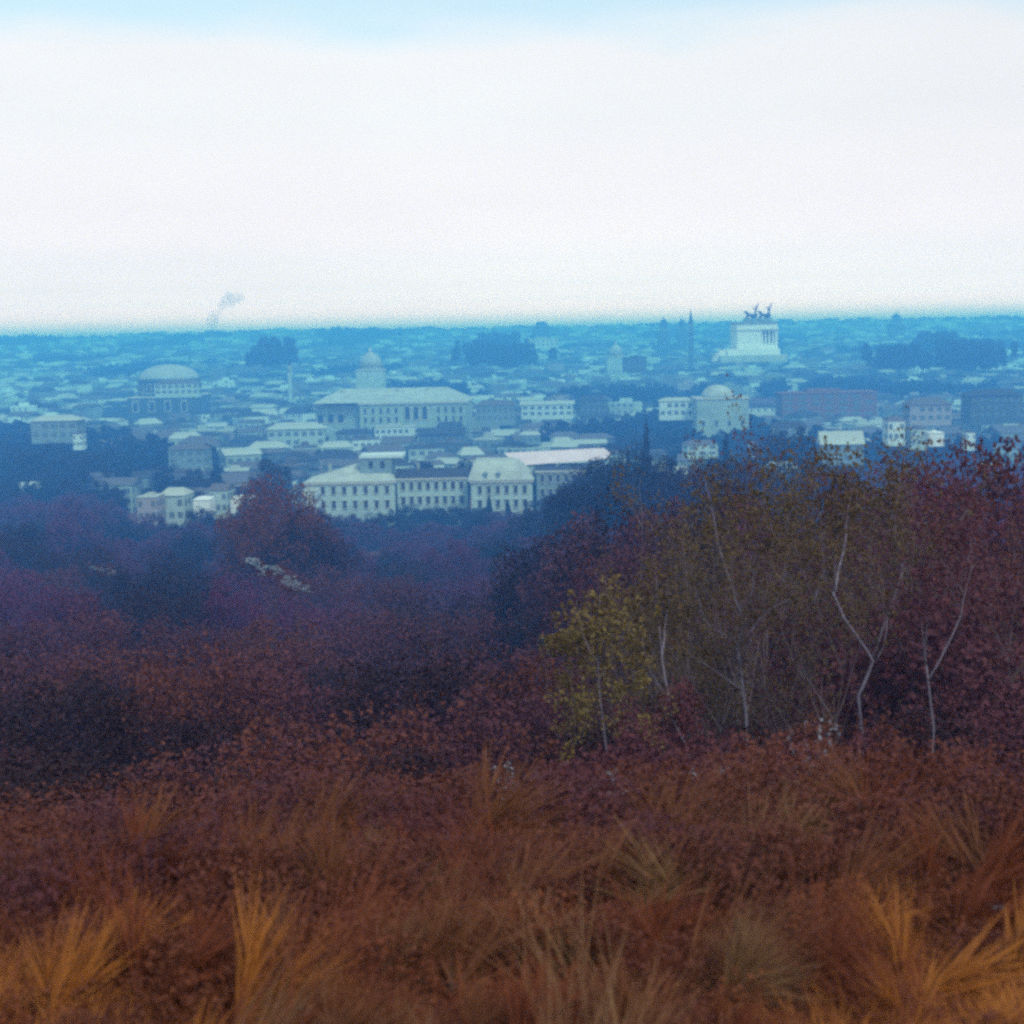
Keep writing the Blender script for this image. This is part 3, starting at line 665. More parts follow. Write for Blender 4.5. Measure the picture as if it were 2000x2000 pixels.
# canopy line of the wooded slope in the photograph (x, y of the crown tops)
TX = [0, 60, 150, 250, 330, 420, 500, 560, 620, 700, 800, 900, 1000, 1060, 1110, 1160, 1260, 1340, 1420, 1520, 1600, 1700, 1800, 1900, 2000]
TY = [985, 975, 965, 1016, 1012, 1000, 985, 975, 1002, 1008, 1010, 1008, 1006, 975, 935, 912, 900, 902, 905, 912, 905, 890, 880, 872, 868]
def canopy(px): return float(np.interp(px, TX, TY))
def slope_trees():
    bands = [  # Y, pixels below the canopy line for the tops, radius, spacing px
      (452, -8, 6.0, 46, 'topmost'), (400, 4, 6.0, 56, 'second'), (350, 24, 6.0, 68, 'third'), (290, 48, 6.2, 86, 'fourth'), (225, 76, 5.8, 105, 'fifth'), (165, 110, 5.4, 130, 'sixth'), (120, 150, 4.8, 160, 'seventh'), (84, 205, 4.2, 195, 'eighth'), (56, 270, 3.5, 230, 'ninth')]
    for (Y, off, r, sp, w) in bands:
        px = -60+random.uniform(0, sp*.5)
        while px < 2060:
            yy = Y*random.uniform(.93, 1.07)
            base = canopy(px) if Y > 250 else 985*.5+canopy(px)*.5 if Y > 140 else 1000
            py = base+off+random.uniform(-16, 22)
            p = at(px, py, yy); g = zg(p.x, yy); h = p.z-g
            h = max(r*1.3, min(h, 19)); rr = r*random.uniform(.82, 1.2)
            lf = random.choice(('violet','violet','dark') if Y > 200 else ('violet','plum','dark','violet') if Y > 100 else ('rust','plum','dark','plum'))
            desc = {'dark':'dark brown', 'rust':'rusty brown', 'plum':'plum brown', 'violet':'purple brown', 'olive':'olive'}[lf]
            lb = f"{desc} tree, {w} canopy row, {zone(px)}"
            REG.append((tree(p.x, yy, h, rr, 'fine' if Y < 240 else 'dense', lf, lb, 'trees on the wooded slope'), px))
            px += sp*random.uniform(.8, 1.15)
slope_trees()
def left_wood():
    for (Y, py, n) in ((560, 908, 9), (520, 925, 9), (485, 948, 10)):
        for i in range(n):
            px = -20+i*(500/n)+random.uniform(-14, 14)
            if 250 < px < 300 or 330 < px < 350: continue
            p = at(px, py+random.uniform(-10, 12), Y); g = zg(p.x, Y); lf = random.choice(('dark','cypress','dark'))
            rw = {560:'back', 520:'middle', 485:'front'}[Y]
            REG.append((tree(p.x, Y, max(6, min(15, p.z-g)), random.uniform(4, 6), 'dense', lf, f"{'dark' if lf == 'cypress' else 'brownish'} tree, {rw} row behind the small white houses, {zone(px)}", 'trees behind the small white houses'), px))
left_wood()
def px_tree(px, ytop, Y, r, kind, leaf, label, **k):
    p = at(px, ytop, Y); h = p.z-zg(p.x, Y); return tree(p.x, Y, h, r, kind, leaf, label, **k)
px_tree(530, 905, 430, 7.5, 'dense', 'cypress', 'big dark tree against the left end of the long palace', seed=1)
px_tree(500, 960, 400, 5, 'dense', 'dark', 'dark tree left in front of the biggest dark tree by the palace', seed=2)
px_tree(1262, 838, 400, 2.9, 'cone', 'cypress', 'tall dark cypress right of the pink palace roof', name='cypress', seed=0)
px_tree(1226, 872, 402, 2.4, 'cone', 'cypress', 'shorter cypress left beside the tall one right of the pink roof', name='cypress', seed=3)
px_tree(1418, 858, 395, 4.2, 'cone', 'cypress', 'broad dark conical tree below the square domed church', name='cypress', seed=1)
px_tree(1540, 838, 450, 7, 'dense', 'cypress', 'large dark round tree left of the pale gabled house', seed=3)
px_tree(1500, 850, 455, 6, 'dense', 'dark', 'dark round tree in front of the large dark one by the gabled house', seed=0)
px_tree(955, 968, 455, 1.9, 'cone', 'cypress', 'leftmost small dark cypress before the middle pavilion of the long palace', name='cypress', seed=2)
px_tree(992, 976, 456, 1.7, 'cone', 'cypress', 'middle small dark cypress before the pavilion of the long palace', name='cypress', seed=4)
px_tree(1028, 978, 457, 1.5, 'cone', 'cypress', 'right small dark cypress before the pavilion of the long palace', name='cypress', seed=1)
px_tree(1175, 905, 440, 6, 'dense', 'dark', 'dark tree at the right end of the pink palace roof', seed=2)
px_tree(1128, 932, 430, 5, 'dense', 'dark', 'dark tree hiding the right corner of the long palace', seed=4)
for (px, yt, Y, r, lf, lb, sd) in (
  (532, 948, 180, 6.2, 'rust', 'tall dark brown crown rising in front of the left end of the long palace', 0), (592, 1010, 180, 5.0, 'dark', 'dark crown right below the tall dark brown one', 2),
  (478, 995, 190, 4.6, 'dark', 'dark brown crown left below the tall dark brown one', 3),
  (1120, 938, 250, 6.5, 'cypress', 'navy dark crown right beside the long palace, lowest of the clump', 1), (1172, 905, 255, 7.0, 'cypress', 'navy dark crown under the right tip of the pink roof', 4),
  (1232, 880, 262, 7.0, 'cypress', 'navy dark crown in front of the two cypresses', 0), (1292, 905, 250, 6.5, 'cypress', 'navy dark crown right of the two cypresses', 2),
  (1352, 912, 240, 6.5, 'dark', 'dark brown crown left of the broad conical tree', 3), (1408, 890, 250, 6.8, 'cypress', 'navy dark crown in front of the broad conical tree', 1),
  (1470, 905, 240, 7.0, 'dark', 'dark brown crown right of the broad conical tree', 2), (1525, 890, 250, 7.0, 'cypress', 'navy dark crown left of the gabled house', 4), (1600, 905, 245, 6.5, 'dark', 'dark brown crown below the gabled house', 0)):
    px_tree(px, yt, Y, r, 'fine', lf, lb, seed=sd)
for i, (px, yt, Y) in enumerate(((1196, 866, 640), (1226, 852, 700), (1258, 862, 650), (1292, 855, 690), (1322, 868, 640), (1350, 858, 700), (1140, 870, 690), (20, 872, 650), (62, 880, 600), (100, 868, 660), (132, 884, 610), (170, 892, 600), (205, 880, 640))):
    REG.append((px_tree(px, yt, Y, 8.5, 'dense', 'dark', f"hazed dark tree on the bare ground {'right of the pink roof' if px > 600 else 'below the greyish block'}", group='trees on the bare ground'), px))
# park trees between the houses
k = 0; EXTRA = []
for (x, y, st) in park:
    if y > 1300 or abs(x) > y*.36: continue
    for q in range(3 if y < 900 else 1):
        if k > 85: EXTRA.append((x, y)); break
        xx, yy = x+random.uniform(-.4,.4)*st, y+random.uniform(-.4,.4)*st
        if not free(xx, yy, 5): continue
        v = CM.transposed() @ (Vector((xx, yy, 8))-EYE); px = 1000+F*v.x/-v.z
        pl = 'left of the palaces' if px < 560 else ('behind the long palace' if px < 1230 else 'right of the palaces')
        nm = min(LAND, key=lambda l: abs(l[0]-px)); sd = 'left of' if px < nm[0]-12 else ('right of' if px > nm[0]+12 else 'by')
        dist = 'nearest' if yy < 560 else ('near' if yy < 680 else ('midway' if yy < 900 else 'far'))
        lf = random.choice(('dark','cypress'))
        lb = f"{dist} {'dark' if lf == 'cypress' else 'brownish'} garden tree amid houses {sd} {nm[1]}"
        REG.append((tree(xx, yy, random.uniform(8, 13), random.uniform(4.5, 7), 'round', lf, lb, 'garden trees among the houses'), px)); k += 1
def far_wood():
    rng = np.random.RandomState(5); Q = []; base = crown_quads(rng, 260, 1, 1, 1, 14, .5, cr=.45)
    pts = [(x, y) for (x, y, st) in park if y > 1300 or abs(x) > y*.36 or True]
    n = 0
    for (x, y) in pts+EXTRA:
        if y < 1300 and (x, y) not in EXTRA: continue
        for q in range(3 if y >= 1300 else 1):
            xx, yy = x+random.uniform(-16,16), y+random.uniform(-18,18)
            if not free(xx, yy, 6): continue
            s = random.uniform(5, 9); Q.append(base*np.array([s*1.2, s*1.2, s*.8])+np.array([xx, yy, zg(xx, yy)+s*1.0])); n += 1
    # groves picked out in the photograph, and the wooded ridge
    for (x0, x1, y0, y1, Y) in ((490, 556, 655, 690, 1500), (880, 1040, 658, 690, 1500), (1700, 1800, 672, 692, 1300), (1850, 1960, 655, 690, 1250), (930, 1000, 645, 668, 1900), (1790, 1860, 645, 665, 1600)):
        for q in range(75):
            px = (x0+x1)/2+(x1-x0)*random.gauss(0, .27); py = (y0+y1)/2+(y1-y0)*random.uniform(-.3,.6); Yq = Y+(y1-py)*5; p = at(px, py, Yq); s = random.uniform(2.2, 5)
            g = zg(p.x, Yq)
            for zz in np.arange(max(g+s, p.z-9), max(p.z, g+s)+1, s*1.4): Q.append(base*s+np.array([p.x, Yq, zz]))
    for x in np.arange(-1300, 1300, 9):
        for y in (2840, 2870):
            s = random.uniform(2.5, 6.5); xx = x+random.uniform(-8,8); Q.append(base*np.array([s*1.3, s, s*.7])+np.array([xx, y, zg(xx, y)+s*.5]))
    o = link('distant_woods', quads_mesh('woods', np.concatenate(Q)), LF['cypress'])
    tag(o, 'blue hazed groves among the distant roofs and along the skyline ridge', 'woods', kind='stuff')
far_wood()

# ------------------------------------------------------------------ near trees with pale limbs
def path(pts, Y, dy=0.0): return [at(p[0], p[1], Y+dy*i) for i, p in enumerate(pts)]
def near_tree(label, Y, trunk, limbs, crown, leaf='olive', leafsize=.06, nleaf=7000, r0=.024):
    base = at(trunk[-1][0], trunk[-1][1], Y); g = zg(base.x, Y)
    rt = empty('slender_tree', (base.x, Y, g)); tag(rt, label, 'tree')
    o = Vector((base.x, Y, g)); rel = lambda L: [p-o for p in L]
    tp = path(trunk, Y)+[Vector((base.x+.1, Y, g-.4))]
    b = MB(); tp2 = []
    for i in range(len(tp)-1):
        for k in range(3):
            q = tp[i].lerp(tp[i+1], k/3); tp2.append(q+Vector((noise.noise(q*1.3), noise.noise(q*1.3+Vector((9,0,0))), 0))*.06)
    tp2.append(tp[-1]); n = len(tp2)
    b.tube(rel(tp2), [r0*(.55+.6*i/n) for i in range(n)], 8); b.build('trunk', M['bark_pale'], rt, smooth=True)
    rng = np.random.RandomState(int(base.x*100) % 1000)
    tips = []
    for L in limbs:
        lp = path(L, Y+rng.uniform(-.3,.3), rng.uniform(-.25,.25)); lq = []
        for i in range(len(lp)-1):
            for k in range(3):
                q = lp[i].lerp(lp[i+1], k/3); lq.append(q+Vector((noise.noise(q*2), noise.noise(q*2+Vector((5,0,0))), noise.noise(q*2+Vector((0,5,0)))))*.05)
        lq.append(lp[-1]); n = len(lq)
        b = MB(); b.tube(rel(lq), [r0*(.16+.42*i/n) for i in range(n)], 6)
        for i in range(1, n, 2):        # side twigs
            d = Vector((rng.uniform(-1,1), rng.uniform(-.6,.6), rng.uniform(.5,1.2))).normalized(); e = lq[i]+d*rng.uniform(.2,.5)
            b.tube(rel([lq[i], lq[i].lerp(e, .5)+Vector((0,0,.04)), e]), [r0*.12, r0*.08, r0*.03], 4); tips.append(e-o)
        b.build('branch', M['bark_pale'], rt, smooth=True)
        tips += [q-o for q in lq[:max(2, n//2)]]
    Q = []
    for (px, py, rpx, wgt) in crown:
        c = at(px, py, Y)-o; s = rpx/F*Y
        q = crown_quads(rng, int(nleaf*wgt*.55), s*1.15, s, s*1.3, max(14, int(40*wgt*4)), leafsize*.85, cr=.26); Q.append(q+np.array(c))
    for t in tips: Q.append(crown_quads(rng, 30, .2, .2, .3, 5, leafsize)+np.array(t))
    link('crown', quads_mesh('crown', np.concatenate(Q)), LF[leaf], rt)
near_tree('slender pale limbed tree forking in a V, left of the right hand pair', 22,
  [(1458,1200),(1440,1260),(1452,1330),(1456,1430),(1466,1517),(1478,1640)],
  [[(1380,930),(1388,986),(1401,1056),(1423,1122),(1449,1201)], [(1495,930),(1489,986),(1478,1065),(1473,1131),(1465,1190)], [(1560,960),(1537,1016),(1493,1091),(1476,1118),(1465,1184)], [(1540,1170),(1500,1200),(1458,1245)], [(1360,1150),(1372,1210),(1440,1262)], [(1330,1270),(1400,1310),(1450,1345)]],
  [(1400,1000,75,.2),(1500,960,80,.25),(1470,1080,90,.12),(1380,1120,60,.06),(1540,1040,70,.12),(1520,1190,60,.04)], nleaf=5200)
near_tree('slender pale tree with one straight upright limb, right of the V shaped one', 20,
  [(1630,1157),(1647,1207),(1693,1269),(1704,1290),(1673,1357),(1693,1450),(1725,1507),(1735,1548),(1745,1660)],
  [[(1640,900),(1636,937),(1634,1025),(1630,1157)], [(1665,960),(1656,1025),(1643,1100),(1632,1157)], [(1735,930),(1740,990),(1762,1109),(1735,1200),(1702,1290)], [(1590,1180),(1610,1120),(1600,1040)][::-1], [(1733,1210),(1712,1290)]],
  [(1640,960,80,.22),(1740,960,85,.25),(1700,1060,80,.14),(1600,1050,60,.08),(1780,1060,70,.12)], nleaf=5200)
near_tree('leafy tree with bent thin limbs at the right edge', 18,
  [(1810,1300),(1822,1420),(1815,1540),(1830,1680)],
  [[(1862,1040),(1850,1087),(1810,1201),(1810,1300)], [(1900,1100),(1880,1200),(1812,1330)], [(1790,1130),(1800,1220),(1810,1310)]],
  [(1860,980,90,.3),(1930,1080,95,.25),(1820,1150,70,.12),(1940,1300,90,.2),(1880,1420,80,.15)], leaf='plum', nleaf=4500, r0=.016)
near_tree('thin stemmed tree with a bright olive head of leaves in the middle right', 19,
  [(1285,1217),(1295,1321),(1310,1398),(1342,1466),(1352,1497),(1362,1620)],
  [[(1280,1130),(1283,1170),(1285,1217)], [(1310,1160),(1300,1230),(1293,1300)], [(1250,1230),(1262,1290),(1300,1360)]],
  [(1290,1170,60,.2),(1240,1240,60,.1),(1330,1230,50,.08)], nleaf=4200, r0=.019)
near_tree('low forked bush of bright olive leaves beside the thin stemmed tree', 17,
  [(1165,1260),(1172,1340),(1180,1420),(1190,1560)],
  [[(1128,1190),(1140,1240),(1166,1290)], [(1172,1165),(1168,1210),(1166,1262)], [(1225,1220),(1200,1270),(1172,1330)]],
  [(1130,1215,50,.12),(1100,1290,55,.10),(1215,1265,65,.13),(1165,1330,75,.12),(1240,1380,75,.10),(1120,1400,70,.08)], leaf='yellow', nleaf=7500, r0=.011)

# thicket of thin, nearly bare saplings
SAP = []
def sapling_variants():
    for i in range(7):
        rng = np.random.RandomState(90+i); st = MB(); br = MB(); Q = []; tips = []
        def grow(b, p, d, L, r, lev):
            pts = [p]; dd = d.copy(); n = 6
            for k in range(n):
                dd = dd+rng.normal(size=3)*.10; dd[2] += .05; dd /= np.linalg.norm(dd); pts.append(pts[-1]+dd*L/n)
            b.tube(pts, [r*(1-.85*k/n) for k in range(n+1)], 5 if lev < 2 else 3)
            if lev < 3:
                for k in range((9, 5, 3)[lev]):
                    t = rng.uniform(.25, .98); q = pts[int(t*n)]; a = rng.uniform(0, 6.28)
                    e = dd+np.array([math.cos(a), math.sin(a), 0])*rng.uniform(.35, .75); e /= np.linalg.norm(e)
                    grow(br, q, e, L*rng.uniform(.32, .52), r*.42, lev+1)
            if lev >= 1:
                for q in pts[3:]:
                    if rng.uniform() < .8: tips.append(q)
        grow(st, np.array([0,0,-.05]), np.array([rng.uniform(-.2,.2), rng.uniform(-.15,.15), 1.]), .95, .0060, 0)
        for t in tips: Q.append(crown_quads(rng, 4, .035, .035, .05, 2, .0100)+t)
        m = [st.mesh('stem'), br.mesh('branch'), quads_mesh('leaves', np.concatenate(Q))]
        for me in m: me.materials.append(None)
        SAP.append(m)
sapling_variants()
def sapling(px, ytop, Y, leaf, label):
    p = at(px, ytop, Y); g = zg(p.x, Y); h = p.z-g; v = SAP[random.randrange(7)]
    e = empty('sapling', (p.x, Y, g-.1), random.uniform(0, 6.28)); tag(e, label, 'tree', 'saplings of the right hand thicket')
    for me, nm, m in zip(v, ('stem', 'branch', 'leaves'), (M['bark_grey'], M['bark_grey'], LF[leaf])):
        o = link(nm, me, m, e, scl=(h*.8, h*.8, h))
        if nm == 'branch': o['kind'] = 'stuff'
    REG.append((e, px))
px = 1150
while px < 2030:
    for Y, off in ((24, 190), (29, 120), (35, 60)):
        lf = random.choice(('olive','olive','olive','plum')) if px < 1850 else random.choice(('rust','olive','plum'))
        X_ = px+random.uniform(-22, 22); top = float(np.interp(X_, [1100, 1250, 1330, 1500, 1960], [1230, 1110, 930, 880, 870]))+off+random.uniform(-20, 70)
        sapling(X_, top, Y*random.uniform(.93, 1.07), lf, f"thin {dict(olive='olive tipped',rust='rusty tipped',plum='plum tipped')[lf]} sapling, {dict([(24,'front'),(29,'middle'),(35,'back')])[Y]} row, {zone(px)}")
    px += random.uniform(48, 74)

# undergrowth in front of them
def shrub(px, ytop, Y, r, leaf, label, group=None, kind='dense', ls=1.0):
    p = at(px, ytop, Y); g = zg(p.x, Y); h = max(p.z-g, r*.9)
    return tree(p.x, Y, h, r, kind, leaf, label, group, name='shrub', cat='shrub', rzf=max(h*.55, r*.7))
for (Y, py0, r, sp) in ((38, 1310, 2.7, 140), (27, 1400, 2.1, 150), (19, 1470, 1.6, 120), (13.5, 1545, 1.15, 115), (9.8, 1615, .85, 110), (7.4, 1675, .62, 105), (5.8, 1745, .48, 105), (4.7, 1825, .38, 110), (3.9, 1910, .30, 120)):
    px = -40
    while px < 2050:
        lf = random.choice(('plum','plum','dark','rust')) if Y > 25 else random.choice(('plum','rust','dark','plum')) if Y > 10 else (random.choice(('rust','plum','rust')) if Y > 5 else random.choice(('russet','russet','rust')))
        rw = {38:'ninth', 27:'eighth', 19:'seventh', 13.5:'sixth', 9.8:'fifth', 7.4:'fourth', 5.8:'third', 4.7:'second', 3.9:'first'}[Y]
        nm = {'rust':'rusty','plum':'plum brown','violet':'purple brown','russet':'russet','dark':'dark'}[lf]
        lb = f"{nm} shrub, {rw} row from the bottom, {zone(px)}"
        REG.append((shrub(px, py0+random.uniform(-45, 40)-(85 if px > 1100 and Y in (19, 13.5) else 0), Y*random.uniform(.92, 1.08), r*random.uniform(.85, 1.25), lf, lb, 'shrubs of the foreground', 'fine'), px))
        px += sp*random.uniform(.75, 1.2)
# leafy trees standing close on the right, whose tops reach the town
for (px, py, Y, r, lf, lb) in (
  (1980, 878, 34, 3.0, 'plum', 'plum brown leafy tree filling the right edge up to the roofs'), (1880, 905, 40, 3.4, 'violet', 'purple brown loose tree just inside the right edge'),
  (1770, 930, 44, 3.4, 'violet', 'purple brown loose tree below the pale upright house'), (1660, 960, 46, 3.4, 'plum', 'plum brown loose tree behind the straight upright limb'),
  (1545, 950, 52, 3.6, 'violet', 'purple brown loose tree behind the V shaped tree on its right'), (1440, 965, 60, 4.0, 'dark', 'dark loose tree behind the V shaped tree'),
  (1150, 1020, 100, 5.0, 'plum', 'plum brown loose tree left of the dark loose one'), (1060, 1052, 110, 5.0, 'dark', 'dark brown loose tree below the middle pavilion, farthest left of the close trees'), (1190, 1080, 60, 3.4, 'plum', 'plum brown low tree behind the low forked bush'),
  (1340, 960, 70, 4.4, 'plum', 'plum brown loose tree behind the thin stemmed tree'), (1225, 985, 80, 4.6, 'dark', 'dark loose tree behind the bright olive bush'),
  (1930, 1100, 24, 2.6, 'plum', 'plum brown low tree before the one filling the right edge'), (1800, 1140, 28, 2.6, 'plum', 'plum brown low tree behind the bent thin limbs'),
  (1600, 1160, 34, 2.8, 'plum', 'plum brown low tree between the two slender trees'), (1500, 1150, 40, 3.0, 'plum', 'plum brown low tree right behind the V fork')):
    p = at(px, py, Y); tree(p.x, Y, p.z-zg(p.x, Y), r, 'fine', lf, lb, 'leafy trees close on the right', rzf=min((p.z-zg(p.x, Y))*.46, r*1.7))
# silvery sprigs
def sprig(px, py, Y, s, label, leaf='silver', n=120):
    p = at(px, py, Y); g = zg(p.x, Y); e = empty('leafy_sprig', (p.x, Y, g)); tag(e, label, 'plant'); H = p.z-g
    rng = np.random.RandomState(int(px)); b = MB(); Q = []
    for i in range(5):
        a = rng.uniform(0, 6.28); tx, ty = math.cos(a)*s*.6, math.sin(a)*s*.6
        b.tube([(0,0,-.1), (tx*.3, ty*.3, H*.6), (tx, ty, H+rng.uniform(-.3,.3)*s)], [.008,.006,.002], 4)
        for k in range(n//5+2):
            t = rng.uniform(.65, 1.05); c = np.array([tx*t, ty*t, H*t+rng.uniform(-.1,.1)*s])
            d = rng.normal(size=3); d /= np.linalg.norm(d); u = np.cross(d, rng.normal(size=3)); u /= np.linalg.norm(u)
            l = s*rng.uniform(.08, .19); w = l*.28
            Q.append(np.stack([c, c+d*l*.5+u*w, c+d*l, c+d*l*.5-u*w]))
    b.build('stem', M['bark'], e); link('leaves', quads_mesh('leaves', np.array(Q)), LF[leaf], e)
for i, (px, py, Y, s, lb) in enumerate([
  (1005,1515,11,.30,'silvery leaf sprig in the middle, above the grass'), (930,1635,9,.26,'small silvery sprig left of the middle sprig'),
  (1200,1530,11,.34,'silvery sprig below the bright olive bush'), (1265,1560,10.5,.32,'silvery sprig under the thin stemmed tree'),
  (1400,1520,11,.30,'silvery sprig at the foot of the V shaped tree'), (1440,1590,10,.30,'lower silvery sprig at the foot of the V shaped tree'),
  (1590,1430,13,.36,'pale sprig between the two slender trees'), (1610,1735,7.5,.22,'pale sprig low on the right in the grass'),
  (735,1660,7.5,.26,'two pale upright leaves standing alone left of the middle'), (1480,1635,9,.24,'small pale sprig right of the V shaped tree foot'),
  (1350,1620,9.5,.28,'pale sprig between the tree feet'), (1700,1580,10,.3,'pale sprig at the foot of the right slender tree'),
  (1800,1650,9,.28,'pale bluish sprig near the right edge')]):
    sprig(px, py, Y, s, lb)
# pale flowering shrub on the slope, and the white bloom at the right edge
def flower_bush(px, py, Y, s, label, name='flowering_shrub'):
    p = at(px, py, Y); g = zg(p.x, Y); e = empty(name, (p.x, Y, g)); tag(e, label, 'shrub'); H = p.z-g
    rng = np.random.RandomState(int(px)+3)
    b = MB()
    for i in range(4): b.tube([(0,0,-.2),(rng.uniform(-.2,.2)*s, 0, H*.5),(rng.uniform(-.6,.6)*s, 0, H)], [s*.04,s*.03,s*.01], 5)
    b.build('stem', M['bark'], e)
    link('leaves', quads_mesh('leaves', crown_quads(rng, 500, s*1.3, s, s*.8, 20, s*.16)+np.array([0,0,H-s*.3])), LF['plum'], e)
    q = [crown_quads(rng, 90, s*.3, s*.25, s*.16, 9, s*.085)+np.array([s*(-1.2+2.4*u)+s*rng.uniform(-.2,.2), -s*.9, H+s*(.45-.9*u)+s*rng.uniform(-.3,.3)]) for u in np.linspace(0, 1, 11)]
    link('blossom', quads_mesh('blossom', np.concatenate(q)), mat('pale blossom', (.36,.44,.50), col2=(.18,.20,.24), transl=.2), e)
flower_bush(530, 1108, 95, 1.1, 'pale blossoming shrub on the left slope below the dark tree')
flower_bush(578, 1135, 93, .8, 'smaller pale blossoming shrub lower right of the other on the left slope')
flower_bush(205, 1110, 120, .7, 'faint pale shrub among the trees at the far left')
flower_bush(1948, 1768, 5.0, .035, 'single white round bloom at the right edge', 'white_bloom')

# ------------------------------------------------------------------ grass
def blades(rng, n, cx, cy, spread, length, width, lean, az=None, azs=3.2, droop=.5, onground=True):
    """curved tapering blades of three quads each"""
    out = []
    for i in range(n):
        x = cx+rng.normal()*spread; y = cy+rng.normal()*spread; z = zg(x, y)-.02 if onground else 0
        a = (az if az is not None else 0)+rng.uniform(-azs, azs); l = length*rng.uniform(.55, 1.25); le = lean*rng.uniform(.4, 1.3)
        d = np.array([math.cos(a), math.sin(a), 0]); s = np.array([-d[1], d[0], 0])*width*.5*rng.uniform(.6, 1.3)
        if abs(d[1]) > .8: s = np.array([1, 0, 0])*width*.5
        P = []
        for k in range(4):
            t = k/3; P.append(np.array([x, y, z])+d*l*(le*t+droop*.25*t*t)+np.array([0,0,1])*l*(t*math.cos(min(le,1.2))-droop*.35*t*t))
        for k in range(3):
            w0, w1 = 1-k/3.2, 1-(k+1)/3.2
            out.append(np.stack([P[k]-s*w0, P[k]+s*w0, P[k+1]+s*w1, P[k+1]-s*w1]))
    return out
def grass_field():
    rng = np.random.RandomState(11); Q = []
    for i in range(1500):
        y = rng.uniform(2.4, 8.5); x = rng.uniform(-1, 1)*(.42*(y+.6)+3.2)
        gl = 1+.75*noise.noise(Vector((x*.8, y*.7, 2)))
        a = math.pi/2+1.1*noise.noise(Vector((x*.9, y*.9, 5)))*3
        Q += blades(rng, 22, x, y, .13, .20*gl, .005+.0004*y, .75, az=a, azs=.8)
    for cx, cy in ((-1.25, 3.6), (-1.6, 4.3), (1.3, 3.5), (1.55, 4.1)):  # corner patches, coloured to carry the light-leak glow
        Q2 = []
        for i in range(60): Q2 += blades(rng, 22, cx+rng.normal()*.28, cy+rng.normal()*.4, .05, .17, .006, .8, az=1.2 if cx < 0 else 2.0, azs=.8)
        e = link('light_leak_grass_patch', quads_mesh('patch', np.array(Q2)), LF['blade_leak_glow']); tag(e, f"grass patch coloured orange for the light-leak glow in the bottom {'left' if cx < 0 else 'right'} corner, {'front' if cy < 3.8 else 'back'} one", 'grass', kind='stuff')
    o = link('grass', quads_mesh('grass', np.array(Q)), LF['blade']); tag(o, 'dry orange brown grass between the low shrubs at the bottom', 'grass', kind='stuff')
grass_field()
def side_brush():        # the same low brush going on to both sides
    rng = np.random.RandomState(31); base = crown_quads(rng, 1400, 1, 1, 1, 40, .05, cr=.3); Q = []
    for i in range(300):
        y = rng.uniform(2.2, 16); w = .36*y; x = rng.choice((-1, 1))*rng.uniform(w+.75, w+4.5); s_ = rng.uniform(.25, .45)+y*.03
        Q.append(base*np.array([s_*1.3, s_*1.3, s_*.8])+np.array([x, y, zg(x, y)+s_*.35]))
    o = link('low_brush', quads_mesh('low_brush', np.concatenate(Q)), LF['rust']); tag(o, 'rusty low brush going on beyond both sides of the foreground', 'brush', kind='stuff')
side_brush()
def tussock(px, py, Y, label, az, n=60, l=.5, leaf='blade', lean=.8, group=None, azs=.7, w=.006):
    p = at(px, py, Y); g = zg(p.x, Y); rng = np.random.RandomState(int(px+py))
    q = np.array(blades(rng, n, 0, 0, .06, l, w, lean, az=az, azs=azs, onground=False))
    o = link('grass_tussock', quads_mesh('tussock', q), LF[leaf], loc=(p.x, Y, g-.02)); tag(o, label, 'grass', group)
T = [
 (560,1850,3.9,'olive brown tussock leaning right at the bottom, left of centre',.7,110,.5,'blade'),
 (420,1890,3.6,'fan of straw blades near the bottom left corner',.5,110,.45,'blade_pale'),
 (230,1760,4.6,'long blades reaching up left at the left side',2.2,60,.6,'blade'),
 (300,1950,3.3,'low pale blades at the bottom left corner',.35,70,.4,'blade_pale'),
 (640,1820,4.4,'thick tussock leaning right below the pale upright leaves',.9,120,.55,'blade'),
 (830,1780,5.0,'brown tussock spraying right at the middle left',.6,90,.55,'blade'),
 (1150,1930,3.4,'pale straw blades rising at the bottom right of centre',1.2,60,.5,'blade_pale'),
 (1115,1800,4.2,'tall pale blades leaning left at the bottom centre',2.0,26,.55,'blade_pale'),
 (1260,1690,6.2,'fan of olive blades sweeping right under the sprigs',.3,120,.7,'blade_olive'),
 (1300,1760,5.4,'second fan of blades sweeping right in the lower right',.3,110,.6,'blade_olive'),
 (1380,1850,4.4,'third fan of blades sweeping right, lowest of the three',.3,110,.55,'blade_olive'),
 (1600,1850,4.4,'orange tussock in the lower right corner region',.9,90,.5,'blade'),
 (1800,1880,3.9,'orange tussock in the bottom right corner',2.3,90,.45,'blade'),
 (980,1700,6.0,'brown tussock leaning left just below the middle',2.4,80,.55,'blade'),
 (720,1985,3.2,'pale tips at the very bottom edge left of centre',1.0,40,.3,'blade_pale')]
for (px, py, Y, lb, az, n, l, lf) in T: tussock(px, py, Y, lb, az, n, l, lf)

